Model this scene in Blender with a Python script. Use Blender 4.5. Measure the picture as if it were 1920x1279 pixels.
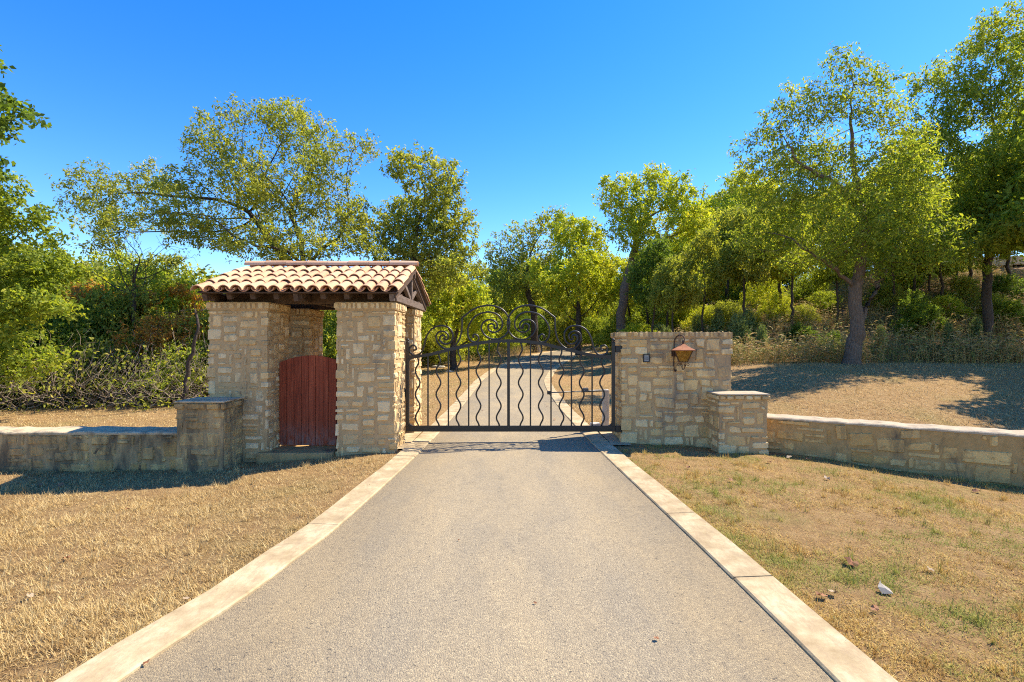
import bpy, bmesh, math, random
import numpy as np
from mathutils import Vector, Matrix, noise as mnoise

# ------------------------------------------------------------------ camera, sky, sun, exposure
scene = bpy.context.scene
for o in list(bpy.data.objects):
    bpy.data.objects.remove(o)
col = scene.collection

CAM_H = 1.9
cam_d = bpy.data.cameras.new('camera')
cam = bpy.data.objects.new('camera', cam_d)
col.objects.link(cam)
cam.location = (0, 0, CAM_H)
cam.rotation_euler = (math.radians(90), 0, 0)
cam_d.sensor_width = 36
cam_d.lens = 18
cam_d.clip_start = 0.05
cam_d.clip_end = 4000
scene.camera = cam

SUN_DIR = Vector((0.755, 0.38, 1.0)).normalized()          # towards the sun
sun_el = math.asin(SUN_DIR.z)
sun_az = math.atan2(SUN_DIR.x, SUN_DIR.y)                  # clockwise from +Y

world = bpy.data.worlds.new('World')
scene.world = world
world.use_nodes = True
wn = world.node_tree
wn.nodes.clear()
w_out = wn.nodes.new('ShaderNodeOutputWorld')
w_bg = wn.nodes.new('ShaderNodeBackground')
w_sky = wn.nodes.new('ShaderNodeTexSky')
w_sky.sky_type = 'NISHITA'
w_sky.sun_disc = False
w_sky.sun_elevation = sun_el
w_sky.sun_rotation = sun_az
w_sky.altitude = 200
w_sky.air_density = 1.0
w_sky.dust_density = 0.1
w_sky.ozone_density = 3.0
w_sat = wn.nodes.new('ShaderNodeHueSaturation')
w_sat.inputs['Saturation'].default_value = 1.385
w_sat.inputs['Hue'].default_value = 0.511
wn.links.new(w_sky.outputs[0], w_sat.inputs['Color'])
wn.links.new(w_sat.outputs[0], w_bg.inputs['Color'])
w_bg.inputs['Strength'].default_value = 0.106
wn.links.new(w_bg.outputs[0], w_out.inputs['Surface'])

sun_d = bpy.data.lights.new('sun', 'SUN')
sun_d.energy = 3.6
sun_d.angle = math.radians(0.53)
sun_d.color = (1.0, 0.89, 0.72)
sun = bpy.data.objects.new('sun', sun_d)
col.objects.link(sun)
sun.rotation_euler = (-SUN_DIR).to_track_quat('-Z', 'Y').to_euler()
sun.location = (20, 10, 30)

scene.view_settings.view_transform = 'Standard'
scene.view_settings.look = 'None'
scene.view_settings.exposure = 1.52
scene.view_settings.gamma = 1.0
scene.view_settings.use_curve_mapping = False
scene.render.engine = 'CYCLES'
scene.cycles.use_denoising = False
scene.cycles.filter_width = 1.1
scene.cycles.sample_clamp_indirect = 8.0
scene.cycles.max_bounces = 6
scene.cycles.diffuse_bounces = 4
scene.cycles.transparent_max_bounces = 8

rng = random.Random(7)
nr = np.random.default_rng(11)

# ------------------------------------------------------------------ helpers
def P(px, py, D):
    """world point on the photograph's ray (1920 px frame) at depth D"""
    return Vector(((px - 960) * D / 960.0, D, CAM_H + (640 - py) * D / 960.0))

def link(o, parent=None):
    col.objects.link(o)
    if parent is not None:
        o.parent = parent
    return o

def tag(o, label, cat=None, group=None, kind=None):
    if label: o['label'] = label
    if cat: o['category'] = cat
    if group: o['group'] = group
    if kind: o['kind'] = kind
    return o

def empty(name, loc=(0, 0, 0)):
    o = bpy.data.objects.new(name, None)
    o.location = loc
    o.empty_display_size = 0.2
    return link(o)

def mesh_obj(name, verts, faces, mat, parent=None, smooth=False, loc=None):
    me = bpy.data.meshes.new(name)
    me.from_pydata([tuple(v) for v in verts], [], faces)
    me.materials.append(mat)
    if smooth:
        for p in me.polygons: p.use_smooth = True
    me.update()
    o = bpy.data.objects.new(name, me)
    link(o, parent)
    if loc is not None: o.location = loc
    return o

def np_mesh(name, V, F, mat, smooth=False):
    """V (n,3) float, F (m,k) int: fast uniform-face mesh"""
    V = np.asarray(V, dtype=np.float32); F = np.asarray(F, dtype=np.int32)
    me = bpy.data.meshes.new(name)
    m, k = F.shape
    me.vertices.add(len(V)); me.vertices.foreach_set('co', V.ravel())
    me.loops.add(m * k); me.loops.foreach_set('vertex_index', F.ravel())
    me.polygons.add(m)
    me.polygons.foreach_set('loop_start', np.arange(0, m * k, k, dtype=np.int32))
    me.polygons.foreach_set('loop_total', np.full(m, k, dtype=np.int32))
    if smooth: me.polygons.foreach_set('use_smooth', np.ones(m, dtype=bool))
    me.materials.append(mat)
    me.update(calc_edges=True)
    me.validate()
    return me

def np_obj(name, V, F, mat, parent=None, smooth=False):
    return link(bpy.data.objects.new(name, np_mesh(name, V, F, mat, smooth)), parent)

def box_data(x0, x1, y0, y1, z0, z1):
    v = [(x0, y0, z0), (x1, y0, z0), (x1, y1, z0), (x0, y1, z0), (x0, y0, z1), (x1, y0, z1), (x1, y1, z1), (x0, y1, z1)]
    f = [(0, 3, 2, 1), (4, 5, 6, 7), (0, 1, 5, 4), (1, 2, 6, 5), (2, 3, 7, 6), (3, 0, 4, 7)]
    return v, f

def bevel_mesh(me, w, seg=1):
    bm = bmesh.new(); bm.from_mesh(me)
    bmesh.ops.bevel(bm, geom=bm.edges[:] , offset=w, segments=seg, affect='EDGES', clamp_overlap=True)
    bm.to_mesh(me); bm.free(); me.update()

def box(name, x0, x1, y0, y1, z0, z1, mat, parent=None, bev=0.0):
    v, f = box_data(x0, x1, y0, y1, z0, z1)
    o = mesh_obj(name, v, f, mat, parent)
    if bev: bevel_mesh(o.data, bev)
    return o

def beam_data(a, b, w, h, up=Vector((0, 0, 1))):
    a = Vector(a); b = Vector(b); d = (b - a).normalized()
    s = d.cross(up).normalized() * (w / 2); u = s.cross(d).normalized() * (h / 2)
    v = [a - s - u, a + s - u, a + s + u, a - s + u, b - s - u, b + s - u, b + s + u, b - s + u]
    f = [(0, 1, 2, 3), (7, 6, 5, 4), (0, 4, 5, 1), (1, 5, 6, 2), (2, 6, 7, 3), (3, 7, 4, 0)]
    return v, f

def beam(name, a, b, w, h, mat, parent=None, bev=0.006, up=Vector((0, 0, 1))):
    v, f = beam_data(a, b, w, h, up)
    o = mesh_obj(name, v, f, mat, parent)
    if bev: bevel_mesh(o.data, bev)
    return o

def tube_data(pts, r, n=6, closed_ends=True, taper=None):
    pts = [Vector(p) for p in pts]
    V = []; F = []
    prev = None
    m = len(pts)
    for i, p in enumerate(pts):
        t = (pts[min(i + 1, m - 1)] - pts[max(i - 1, 0)]).normalized()
        if prev is None:
            ref = Vector((0, 1, 0)) if abs(t.y) < 0.9 else Vector((1, 0, 0))
            s = t.cross(ref).normalized()
        else:
            s = (prev - t * prev.dot(t)).normalized()
        prev = s
        q = t.cross(s)
        rr = r if taper is None else r * taper(i / (m - 1))
        for k in range(n):
            a = 2 * math.pi * (k + 0.5) / n
            V.append(p + (s * math.cos(a) + q * math.sin(a)) * rr)
    for i in range(m - 1):
        for k in range(n):
            a = i * n + k; b = i * n + (k + 1) % n
            F.append((a, b, b + n, a + n))
    if closed_ends:
        F.append(tuple(range(n - 1, -1, -1))); F.append(tuple((m - 1) * n + k for k in range(n)))
    return V, F

def catmull(pts, sub=5):
    pts = [Vector(p) for p in pts]
    out = []
    for i in range(len(pts) - 1):
        p0 = pts[max(i - 1, 0)]; p1 = pts[i]; p2 = pts[i + 1]; p3 = pts[min(i + 2, len(pts) - 1)]
        for k in range(sub):
            t = k / sub
            out.append(0.5 * ((2 * p1) + (p2 - p0) * t + (2 * p0 - 5 * p1 + 4 * p2 - p3) * t * t + (3 * p1 - p0 - 3 * p2 + p3) * t ** 3))
    out.append(pts[-1])
    return out

def sstep(a, b, x):
    t = np.clip((x - a) / (b - a), 0, 1)
    return t * t * (3 - 2 * t)

# ------------------------------------------------------------------ materials
def new_mat(name):
    m = bpy.data.materials.new(name)
    m.use_nodes = True
    nt = m.node_tree
    b = nt.nodes['Principled BSDF']
    return m, nt, b

def N(nt, typ, **kw):
    n = nt.nodes.new(typ)
    for k, v in kw.items():
        if k.startswith('i_'):
            key = k[2:]
            n.inputs[int(key) if key.isdigit() else key.replace('_', ' ')].default_value = v
        else:
            setattr(n, k, v)
    return n

def ramp(nt, fac, stops):
    r = nt.nodes.new('ShaderNodeValToRGB')
    el = r.color_ramp.elements
    while len(el) > 1: el.remove(el[-1])
    el[0].position = stops[0][0]; el[0].color = (*stops[0][1], 1)
    for p, c in stops[1:]:
        e = el.new(p); e.color = (*c, 1)
    nt.links.new(fac, r.inputs[0])
    return r.outputs[0]

def noise_tex(nt, scale, detail=4, rough=0.55, vec=None, dist=0.0):
    n = N(nt, 'ShaderNodeTexNoise')
    n.inputs['Scale'].default_value = scale; n.inputs['Detail'].default_value = detail
    n.inputs['Roughness'].default_value = rough; n.inputs['Distortion'].default_value = dist
    if vec is not None: nt.links.new(vec, n.inputs['Vector'])
    return n.outputs['Fac']

def mix(nt, fac, a, b, mode='MIX'):
    m = nt.nodes.new('ShaderNodeMix'); m.data_type = 'RGBA'; m.blend_type = mode
    for sock, v in ((m.inputs[0], fac), (m.inputs[6], a), (m.inputs[7], b)):
        if isinstance(v, (int, float)): sock.default_value = v
        elif isinstance(v, tuple): sock.default_value = (*v, 1)
        else: nt.links.new(v, sock)
    return m.outputs[2]

def math_n(nt, op, a, b=None, c=None):
    m = nt.nodes.new('ShaderNodeMath'); m.operation = op; m.use_clamp = False
    for i, v in enumerate((a, b, c)):
        if v is None: continue
        if isinstance(v, (int, float)): m.inputs[i].default_value = v
        else: nt.links.new(v, m.inputs[i])
    return m.outputs[0]

def remap(nt, v, a, b, c=0.0, d=1.0):
    m = nt.nodes.new('ShaderNodeMapRange')
    nt.links.new(v, m.inputs[0])
    for i, x in enumerate((a, b, c, d)): m.inputs[i + 1].default_value = x
    return m.outputs[0]

def bump(nt, bsdf, height, strength=0.4, dist=0.02):
    b = nt.nodes.new('ShaderNodeBump')
    b.inputs['Strength'].default_value = strength; b.inputs['Distance'].default_value = dist
    nt.links.new(height, b.inputs['Height'])
    nt.links.new(b.outputs[0], bsdf.inputs['Normal'])

def pos(nt):
    return nt.nodes.new('ShaderNodeNewGeometry').outputs['Position']

def scaled(nt, vec, s):
    m = nt.nodes.new('ShaderNodeMapping'); m.inputs['Scale'].default_value = s
    nt.links.new(vec, m.inputs['Vector'])
    return m.outputs[0]

def stone_mat(name, palette, stain, stain_col, rough_bump=0.8, stain_scale=1.6, smear=(0.52, 0.36, 0.175), smear_lo=0.60):
    m, nt, b = new_mat(name)
    p = pos(nt)
    rnd = nt.nodes.new('ShaderNodeObjectInfo').outputs['Random']
    base = ramp(nt, rnd, palette)
    n1 = noise_tex(nt, 22, 6, 0.65, p)
    n2 = noise_tex(nt, 5, 5, 0.6, p)
    c = mix(nt, remap(nt, n1, 0.3, 0.75), base, mix(nt, 0.75, base, (1.0, 0.92, 0.78), 'MULTIPLY'))
    c = mix(nt, remap(nt, n2, 0.42, 0.72, 0, 0.5), c, (0.34, 0.235, 0.12))
    st = noise_tex(nt, stain_scale, 8, 0.68, scaled(nt, p, (1.5, 1.5, 0.5)), 0.5)
    c = mix(nt, remap(nt, st, 0.62 - 0.25 * stain, 0.74 - 0.15 * stain, 0, 0.85), c, stain_col)
    sm = noise_tex(nt, 7.0, 5, 0.65, p, 0.3)
    c = mix(nt, remap(nt, sm, smear_lo, smear_lo + 0.10, 0, 0.85), c, smear)
    lich = noise_tex(nt, 3.2, 7, 0.75, p, 0.6)
    c = mix(nt, remap(nt, lich, 0.66 - 0.06 * stain, 0.72 - 0.06 * stain, 0, 0.9), c, (0.06, 0.055, 0.045))
    sp = noise_tex(nt, 55, 3, 0.6, p)
    c = mix(nt, remap(nt, sp, 0.66, 0.74, 0, 0.6), c, (0.05, 0.045, 0.04))
    nt.links.new(c, b.inputs['Base Color'])
    b.inputs['Roughness'].default_value = 0.92
    b.inputs['Specular IOR Level'].default_value = 0.2
    bump(nt, b, math_n(nt, 'ADD', math_n(nt, 'MULTIPLY', n2, 0.8), n1), rough_bump, 0.03)
    return m

PAL_CREAM = [(0.0, (0.760, 0.543, 0.272)), (0.22, (0.830, 0.640, 0.357)), (0.42, (0.660, 0.446, 0.196)), (0.62, (0.860, 0.689, 0.408)), (0.82, (0.620, 0.436, 0.212)), (1.0, (0.780, 0.553, 0.264))]
PAL_WEATH = [(0.0, (0.620, 0.378, 0.128)), (0.3, (0.780, 0.524, 0.212)), (0.5, (0.500, 0.291, 0.093)), (0.7, (0.820, 0.563, 0.230)), (1.0, (0.620, 0.417, 0.178))]
M_STONE = stone_mat('limestone', PAL_CREAM, 0.10, (0.22, 0.18, 0.13))
M_STONE_L = stone_mat('limestone_lichen', PAL_CREAM, 0.42, (0.17, 0.135, 0.09), stain_scale=1.4)
M_STONE_R = stone_mat('limestone_tan', [(a, (r * 1.0, g * 0.98, b_ * 0.90)) for a, (r, g, b_) in PAL_CREAM], 0.20, (0.20, 0.165, 0.125), stain_scale=1.1)
M_STONE_W = stone_mat('limestone_weathered', PAL_WEATH, 0.42, (0.12, 0.095, 0.065), stain_scale=2.2, smear=(0.42, 0.265, 0.105), smear_lo=0.52)

def mortar_mat(name, c1, c2, stain, stain_col, sc=1.6):
    m, nt, b = new_mat(name)
    p = pos(nt)
    n1 = noise_tex(nt, 9, 6, 0.65, p); n2 = noise_tex(nt, 60, 3, 0.6, p)
    c = mix(nt, remap(nt, n1, 0.3, 0.7), c1, c2)
    st = noise_tex(nt, sc, 8, 0.68, scaled(nt, p, (1.5, 1.5, 0.5)), 0.5)
    c = mix(nt, remap(nt, st, 0.62 - 0.25 * stain, 0.74 - 0.15 * stain, 0, 0.85), c, stain_col)
    nt.links.new(c, b.inputs['Base Color'])
    b.inputs['Roughness'].default_value = 0.95; b.inputs['Specular IOR Level'].default_value = 0.15
    bump(nt, b, math_n(nt, 'ADD', n1, math_n(nt, 'MULTIPLY', n2, 0.5)), 0.5, 0.02)
    return m
M_STONE_K = stone_mat('limestone_blackened', PAL_WEATH, 0.85, (0.075, 0.062, 0.045), stain_scale=2.0, smear=(0.42, 0.275, 0.12), smear_lo=0.50)
M_MORTAR_K = mortar_mat('mortar_blackened', (0.40, 0.27, 0.125), (0.52, 0.37, 0.18), 0.85, (0.075, 0.062, 0.045), 2.0)
M_MORTAR = mortar_mat('mortar', (0.44, 0.295, 0.14), (0.55, 0.38, 0.19), 0.10, (0.22, 0.18, 0.13))
M_MORTAR_R = mortar_mat('mortar_tan', (0.42, 0.275, 0.13), (0.52, 0.355, 0.175), 0.20, (0.20, 0.165, 0.125), 1.1)
M_MORTAR_W = mortar_mat('mortar_weathered', (0.38, 0.235, 0.09), (0.50, 0.325, 0.14), 0.42, (0.10, 0.085, 0.065), 2.2)
M_CAP_W = mortar_mat('stained_cap', (0.42, 0.32, 0.19), (0.60, 0.48, 0.31), 0.45, (0.14, 0.12, 0.09), 2.6)
M_CAP = mortar_mat('pale_cap', (0.34, 0.275, 0.19), (0.48, 0.40, 0.285), 0.36, (0.20, 0.165, 0.12))

def wood_mat(name, c1, c2, c3, axis=(9, 9, 0.8), worn=0.0):
    m, nt, b = new_mat(name)
    p = pos(nt)
    rnd = nt.nodes.new('ShaderNodeObjectInfo').outputs['Random']
    off = nt.nodes.new('ShaderNodeVectorMath'); off.operation = 'ADD'
    comb = nt.nodes.new('ShaderNodeCombineXYZ')
    nt.links.new(math_n(nt, 'MULTIPLY', rnd, 17.0), comb.inputs[2])
    nt.links.new(p, off.inputs[0]); nt.links.new(comb.outputs[0], off.inputs[1])
    g = noise_tex(nt, 4, 7, 0.7, scaled(nt, off.outputs[0], axis), 0.3)
    c = ramp(nt, g, [(0.25, c1), (0.5, c2), (0.75, c3)])
    c = mix(nt, math_n(nt, 'MULTIPLY', rnd, 0.5), c, mix(nt, 1.0, c, (0.62, 0.58, 0.56), 'MULTIPLY'))
    if worn:
        sep = nt.nodes.new('ShaderNodeSeparateXYZ'); nt.links.new(p, sep.inputs[0])
        wz = remap(nt, sep.outputs[2], 0.5, 0.02)
        wn_ = remap(nt, noise_tex(nt, 5, 5, 0.7, scaled(nt, off.outputs[0], (4, 4, 1))), 0.4, 0.7)
        c = mix(nt, math_n(nt, 'MULTIPLY', math_n(nt, 'MULTIPLY', wz, wn_), worn), c, (0.26, 0.23, 0.20))
    nt.links.new(c, b.inputs['Base Color'])
    b.inputs['Roughness'].default_value = 0.75; b.inputs['Specular IOR Level'].default_value = 0.25
    bump(nt, b, g, 0.5, 0.01)
    return m
M_DOOR = wood_mat('red_stained_wood', (0.14, 0.028, 0.012), (0.31, 0.066, 0.028), (0.44, 0.125, 0.058), (11, 11, 0.5), worn=0.9)
M_TIMBER = wood_mat('dark_timber', (0.045, 0.028, 0.018), (0.10, 0.062, 0.040), (0.16, 0.105, 0.07), (3, 3, 3))
M_TIMBER_G = wood_mat('weathered_timber', (0.09, 0.065, 0.048), (0.17, 0.125, 0.095), (0.26, 0.20, 0.155), (6, 1.2, 6))

def tile_mat():
    m, nt, b = new_mat('terracotta')
    p = pos(nt)
    rnd = nt.nodes.new('ShaderNodeObjectInfo').outputs['Random']
    base = ramp(nt, rnd, [(0, (0.54, 0.28, 0.14)), (0.25, (0.62, 0.36, 0.20)), (0.5, (0.50, 0.26, 0.135)), (0.7, (0.66, 0.41, 0.25)), (0.88, (0.58, 0.32, 0.17)), (1, (0.42, 0.20, 0.10))])
    n1 = noise_tex(nt, 14, 6, 0.65, p); n2 = noise_tex(nt, 90, 3, 0.6, p)
    c = mix(nt, remap(nt, n1, 0.35, 0.75, 0, 0.6), base, (0.66, 0.43, 0.28))
    c = mix(nt, remap(nt, noise_tex(nt, 4, 6, 0.7, p), 0.58, 0.75, 0, 0.55), c, (0.30, 0.16, 0.09))
    nt.links.new(c, b.inputs['Base Color'])
    b.inputs['Roughness'].default_value = 0.85; b.inputs['Specular IOR Level'].default_value = 0.25
    bump(nt, b, math_n(nt, 'ADD', n1, math_n(nt, 'MULTIPLY', n2, 0.4)), 0.25, 0.01)
    return m
M_TILE = tile_mat()

def iron_mat():
    m, nt, b = new_mat('black_iron')
    p = pos(nt)
    n1 = noise_tex(nt, 30, 5, 0.6, p)
    c = mix(nt, remap(nt, n1, 0.55, 0.8, 0, 0.5), (0.012, 0.011, 0.010), (0.045, 0.030, 0.020))
    nt.links.new(c, b.inputs['Base Color'])
    b.inputs['Roughness'].default_value = 0.42
    b.inputs['Specular IOR Level'].default_value = 0.5
    bump(nt, b, n1, 0.15, 0.005)
    return m
M_IRON = iron_mat()

def simple_mat(name, c1, c2, rough=0.6, scale=20, metallic=0.0, spec=0.4, bumpy=0.15):
    m, nt, b = new_mat(name)
    p = pos(nt); n1 = noise_tex(nt, scale, 5, 0.6, p)
    nt.links.new(mix(nt, remap(nt, n1, 0.35, 0.7), c1, c2), b.inputs['Base Color'])
    b.inputs['Roughness'].default_value = rough; b.inputs['Metallic'].default_value = metallic
    b.inputs['Specular IOR Level'].default_value = spec
    if bumpy: bump(nt, b, n1, bumpy, 0.005)
    return m
M_COPPER = simple_mat('rusty_copper', (0.28, 0.085, 0.028), (0.38, 0.15, 0.058), 0.6, 14, 0.15)
M_RUST = simple_mat('dark_rusted_iron', (0.035, 0.018, 0.012), (0.10, 0.042, 0.022), 0.65, 30)
M_PANEL = simple_mat('keypad_grey', (0.24, 0.25, 0.24), (0.32, 0.33, 0.31), 0.45, 60)
M_BLACK = simple_mat('black_plastic', (0.012, 0.013, 0.012), (0.02, 0.02, 0.02), 0.5, 40)
M_GREYMETAL = simple_mat('grey_steel', (0.10, 0.10, 0.10), (0.17, 0.17, 0.16), 0.5, 30, 0.4)
M_CONC_BOX = simple_mat('concrete_grey', (0.42, 0.40, 0.36), (0.52, 0.50, 0.46), 0.9, 12)
M_PAPER = simple_mat('pale_paper', (0.24, 0.21, 0.165), (0.34, 0.30, 0.24), 0.7, 30)
M_LEAFDRY = simple_mat('dry_leaf', (0.22, 0.085, 0.035), (0.36, 0.17, 0.07), 0.75, 25)
M_LEAFPALE = simple_mat('pale_dry_leaf', (0.30, 0.215, 0.13), (0.40, 0.30, 0.19), 0.75, 25)

def amber_mat():
    m, nt, b = new_mat('amber_glass')
    p = pos(nt)
    c = mix(nt, remap(nt, noise_tex(nt, 18, 5, 0.6, p, 1.0), 0.35, 0.65), (0.36, 0.17, 0.02), (0.62, 0.36, 0.07))
    nt.links.new(c, b.inputs['Base Color'])
    b.inputs['Roughness'].default_value = 0.22
    tr = nt.nodes.new('ShaderNodeBsdfTranslucent'); nt.links.new(c, tr.inputs[0])
    mx = nt.nodes.new('ShaderNodeMixShader'); mx.inputs[0].default_value = 0.55
    nt.links.new(b.outputs[0], mx.inputs[1]); nt.links.new(tr.outputs[0], mx.inputs[2])
    nt.links.new(mx.outputs[0], nt.nodes['Material Output'].inputs['Surface'])
    return m
M_AMBER = amber_mat()

def asphalt_mat():
    m, nt, b = new_mat('asphalt')
    p = pos(nt)
    vo = N(nt, 'ShaderNodeTexVoronoi'); vo.inputs['Scale'].default_value = 95
    nt.links.new(p, vo.inputs['Vector'])
    sepc = nt.nodes.new('ShaderNodeSeparateColor'); nt.links.new(vo.outputs['Color'], sepc.inputs[0])
    agg = ramp(nt, sepc.outputs[0], [(0, (0.10, 0.083, 0.063)), (0.3, (0.20, 0.165, 0.122)), (0.6, (0.33, 0.27, 0.175)), (0.85, (0.43, 0.35, 0.215)), (1, (0.56, 0.47, 0.30))])
    fine = noise_tex(nt, 160, 4, 0.7, p)
    c = mix(nt, remap(nt, fine, 0.40, 0.62, 0, 0.75), agg, (0.13, 0.11, 0.085))
    c = mix(nt, 0.5, c, (0.315, 0.262, 0.175))
    big = noise_tex(nt, 0.9, 6, 0.65, scaled(nt, p, (1.6, 0.5, 1)))
    c = mix(nt, remap(nt, big, 0.38, 0.66, 0, 0.85), c, mix(nt, 1.0, c, (1.38, 1.31, 1.16), 'MULTIPLY'))
    sx = nt.nodes.new('ShaderNodeSeparateXYZ'); nt.links.new(p, sx.inputs[0])
    edge_w = remap(nt, math_n(nt, 'ADD', math_n(nt, 'ABSOLUTE', sx.outputs[0]), math_n(nt, 'MULTIPLY', big, 0.9)), 1.15, 2.05)
    c = mix(nt, math_n(nt, 'MULTIPLY', edge_w, 0.5), c, mix(nt, 1.0, c, (0.66, 0.62, 0.56), 'MULTIPLY'))
    med = noise_tex(nt, 4.5, 6, 0.7, p)
    c = mix(nt, remap(nt, med, 0.55, 0.75, 0, 0.45), c, mix(nt, 1.0, c, (0.72, 0.72, 0.72), 'MULTIPLY'))
    # pits between the stones
    vd = vo.outputs['Distance']
    c = mix(nt, remap(nt, noise_tex(nt, 38, 3, 0.6, p), 0.63, 0.70, 0, 0.8), c, (0.05, 0.048, 0.045))
    nt.links.new(c, b.inputs['Base Color'])
    b.inputs['Roughness'].default_value = 0.9; b.inputs['Specular IOR Level'].default_value = 0.25
    bump(nt, b, math_n(nt, 'ADD', math_n(nt, 'MULTIPLY', vd, -1.2), math_n(nt, 'MULTIPLY', fine, 0.8)), 0.55, 0.012)
    return m
M_ASPHALT = asphalt_mat()

def kerb_mat():
    m, nt, b = new_mat('kerb_concrete')
    p = pos(nt)
    rnd = nt.nodes.new('ShaderNodeObjectInfo').outputs['Random']
    n1 = noise_tex(nt, 3.5, 7, 0.7, p); n2 = noise_tex(nt, 120, 3, 0.65, p); n3 = noise_tex(nt, 14, 6, 0.7, scaled(nt, p, (2, 0.6, 1)))
    c = ramp(nt, n1, [(0.32, (0.29, 0.213, 0.115)), (0.5, (0.42, 0.33, 0.19)), (0.66, (0.54, 0.445, 0.28))])
    c = mix(nt, remap(nt, n3, 0.45, 0.70, 0, 0.75), c, (0.31, 0.225, 0.135))
    c = mix(nt, remap(nt, noise_tex(nt, 1.3, 7, 0.75, p, 0.8), 0.55, 0.68, 0, 0.5), c, (0.22, 0.165, 0.11))
    c = mix(nt, remap(nt, n2, 0.6, 0.72, 0, 0.6), c, (0.26, 0.22, 0.17))
    c = mix(nt, math_n(nt, 'MULTIPLY', rnd, 0.35), c, mix(nt, 1.0, c, (1.18, 1.16, 1.12), 'MULTIPLY'))
    nt.links.new(c, b.inputs['Base Color'])
    b.inputs['Roughness'].default_value = 0.92; b.inputs['Specular IOR Level'].default_value = 0.2
    bump(nt, b, math_n(nt, 'ADD', n1, math_n(nt, 'MULTIPLY', n2, 0.5)), 0.35, 0.01)
    return m
M_KERB = kerb_mat()

def ground_mat():
    m, nt, b = new_mat('dry_lawn_soil')
    p = pos(nt)
    at = N(nt, 'ShaderNodeAttribute'); at.attribute_name = 'litter'
    n1 = noise_tex(nt, 0.55, 6, 0.6, p); n2 = noise_tex(nt, 6, 7, 0.75, p); n3 = noise_tex(nt, 60, 5, 0.75, p)
    c = ramp(nt, n2, [(0.3, (0.26, 0.15, 0.065)), (0.5, (0.43, 0.27, 0.115)), (0.68, (0.56, 0.38, 0.17))])
    c = mix(nt, remap(nt, n1, 0.52, 0.68, 0, 0.5), c, (0.24, 0.225, 0.065))
    c = mix(nt, remap(nt, n3, 0.35, 0.7, 0, 0.55), c, (0.23, 0.145, 0.07))
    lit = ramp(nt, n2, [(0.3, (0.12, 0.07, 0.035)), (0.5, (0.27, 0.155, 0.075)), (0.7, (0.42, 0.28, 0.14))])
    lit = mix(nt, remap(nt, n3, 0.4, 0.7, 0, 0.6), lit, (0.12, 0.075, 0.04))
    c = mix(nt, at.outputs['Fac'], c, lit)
    nt.links.new(c, b.inputs['Base Color'])
    b.inputs['Roughness'].default_value = 0.95; b.inputs['Specular IOR Level'].default_value = 0.1
    bump(nt, b, math_n(nt, 'ADD', math_n(nt, 'MULTIPLY', n2, 1.5), n3), 0.9, 0.05)
    return m
M_GROUND = ground_mat()

def blade_mat(name, stops, green, green_lo, green_hi, nscale=0.7):
    m, nt, b = new_mat(name)
    p = pos(nt)
    isl = nt.nodes.new('ShaderNodeNewGeometry').outputs['Random Per Island']
    c = ramp(nt, isl, stops)
    g = noise_tex(nt, nscale, 5, 0.65, p)
    br = noise_tex(nt, 2.3, 5, 0.7, p)
    c = mix(nt, remap(nt, br, 0.50, 0.66, 0, 0.7), c, mix(nt, 1.0, c, (0.62, 0.52, 0.45), 'MULTIPLY'))
    c = mix(nt, remap(nt, noise_tex(nt, 0.9, 4, 0.6, p), 0.52, 0.68, 0, 0.6), c, mix(nt, 1.0, c, (1.12, 1.12, 1.2), 'MULTIPLY'))
    jit = math_n(nt, 'ADD', g, math_n(nt, 'MULTIPLY', math_n(nt, 'SUBTRACT', isl, 0.5), 0.10))
    c = mix(nt, remap(nt, jit, green_lo, green_hi, 0, 0.85), c, green)
    nt.links.new(c, b.inputs['Base Color'])
    b.inputs['Roughness'].default_value = 0.7; b.inputs['Specular IOR Level'].default_value = 0.2
    tr = nt.nodes.new('ShaderNodeBsdfTranslucent'); nt.links.new(c, tr.inputs[0])
    mx = nt.nodes.new('ShaderNodeMixShader'); mx.inputs[0].default_value = 0.25
    nt.links.new(b.outputs[0], mx.inputs[1]); nt.links.new(tr.outputs[0], mx.inputs[2])
    nt.links.new(mx.outputs[0], nt.nodes['Material Output'].inputs['Surface'])
    return m
STRAW = [(0, (0.360, 0.231, 0.083)), (0.3, (0.540, 0.378, 0.147)), (0.6, (0.630, 0.462, 0.196)), (0.85, (0.740, 0.588, 0.294)), (1, (0.300, 0.179, 0.064))]
M_BLADE_L = blade_mat('dry_grass', STRAW, (0.30, 0.27, 0.075), 0.66, 0.78)
M_BLADE_R = blade_mat('dry_grass_yellow', [(0, (0.380, 0.210, 0.054)), (0.3, (0.580, 0.378, 0.098)), (0.6, (0.640, 0.452, 0.118)), (0.85, (0.720, 0.546, 0.196)), (1, (0.330, 0.179, 0.059))], (0.27, 0.31, 0.05), 0.47, 0.58, 1.1)
M_WEED = blade_mat('weeds', [(0, (0.36, 0.22, 0.09)), (0.3, (0.55, 0.38, 0.16)), (0.55, (0.44, 0.33, 0.12)), (0.8, (0.25, 0.25, 0.06)), (1, (0.32, 0.33, 0.08))], (0.14, 0.19, 0.04), 0.54, 0.66, 0.35)

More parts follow.
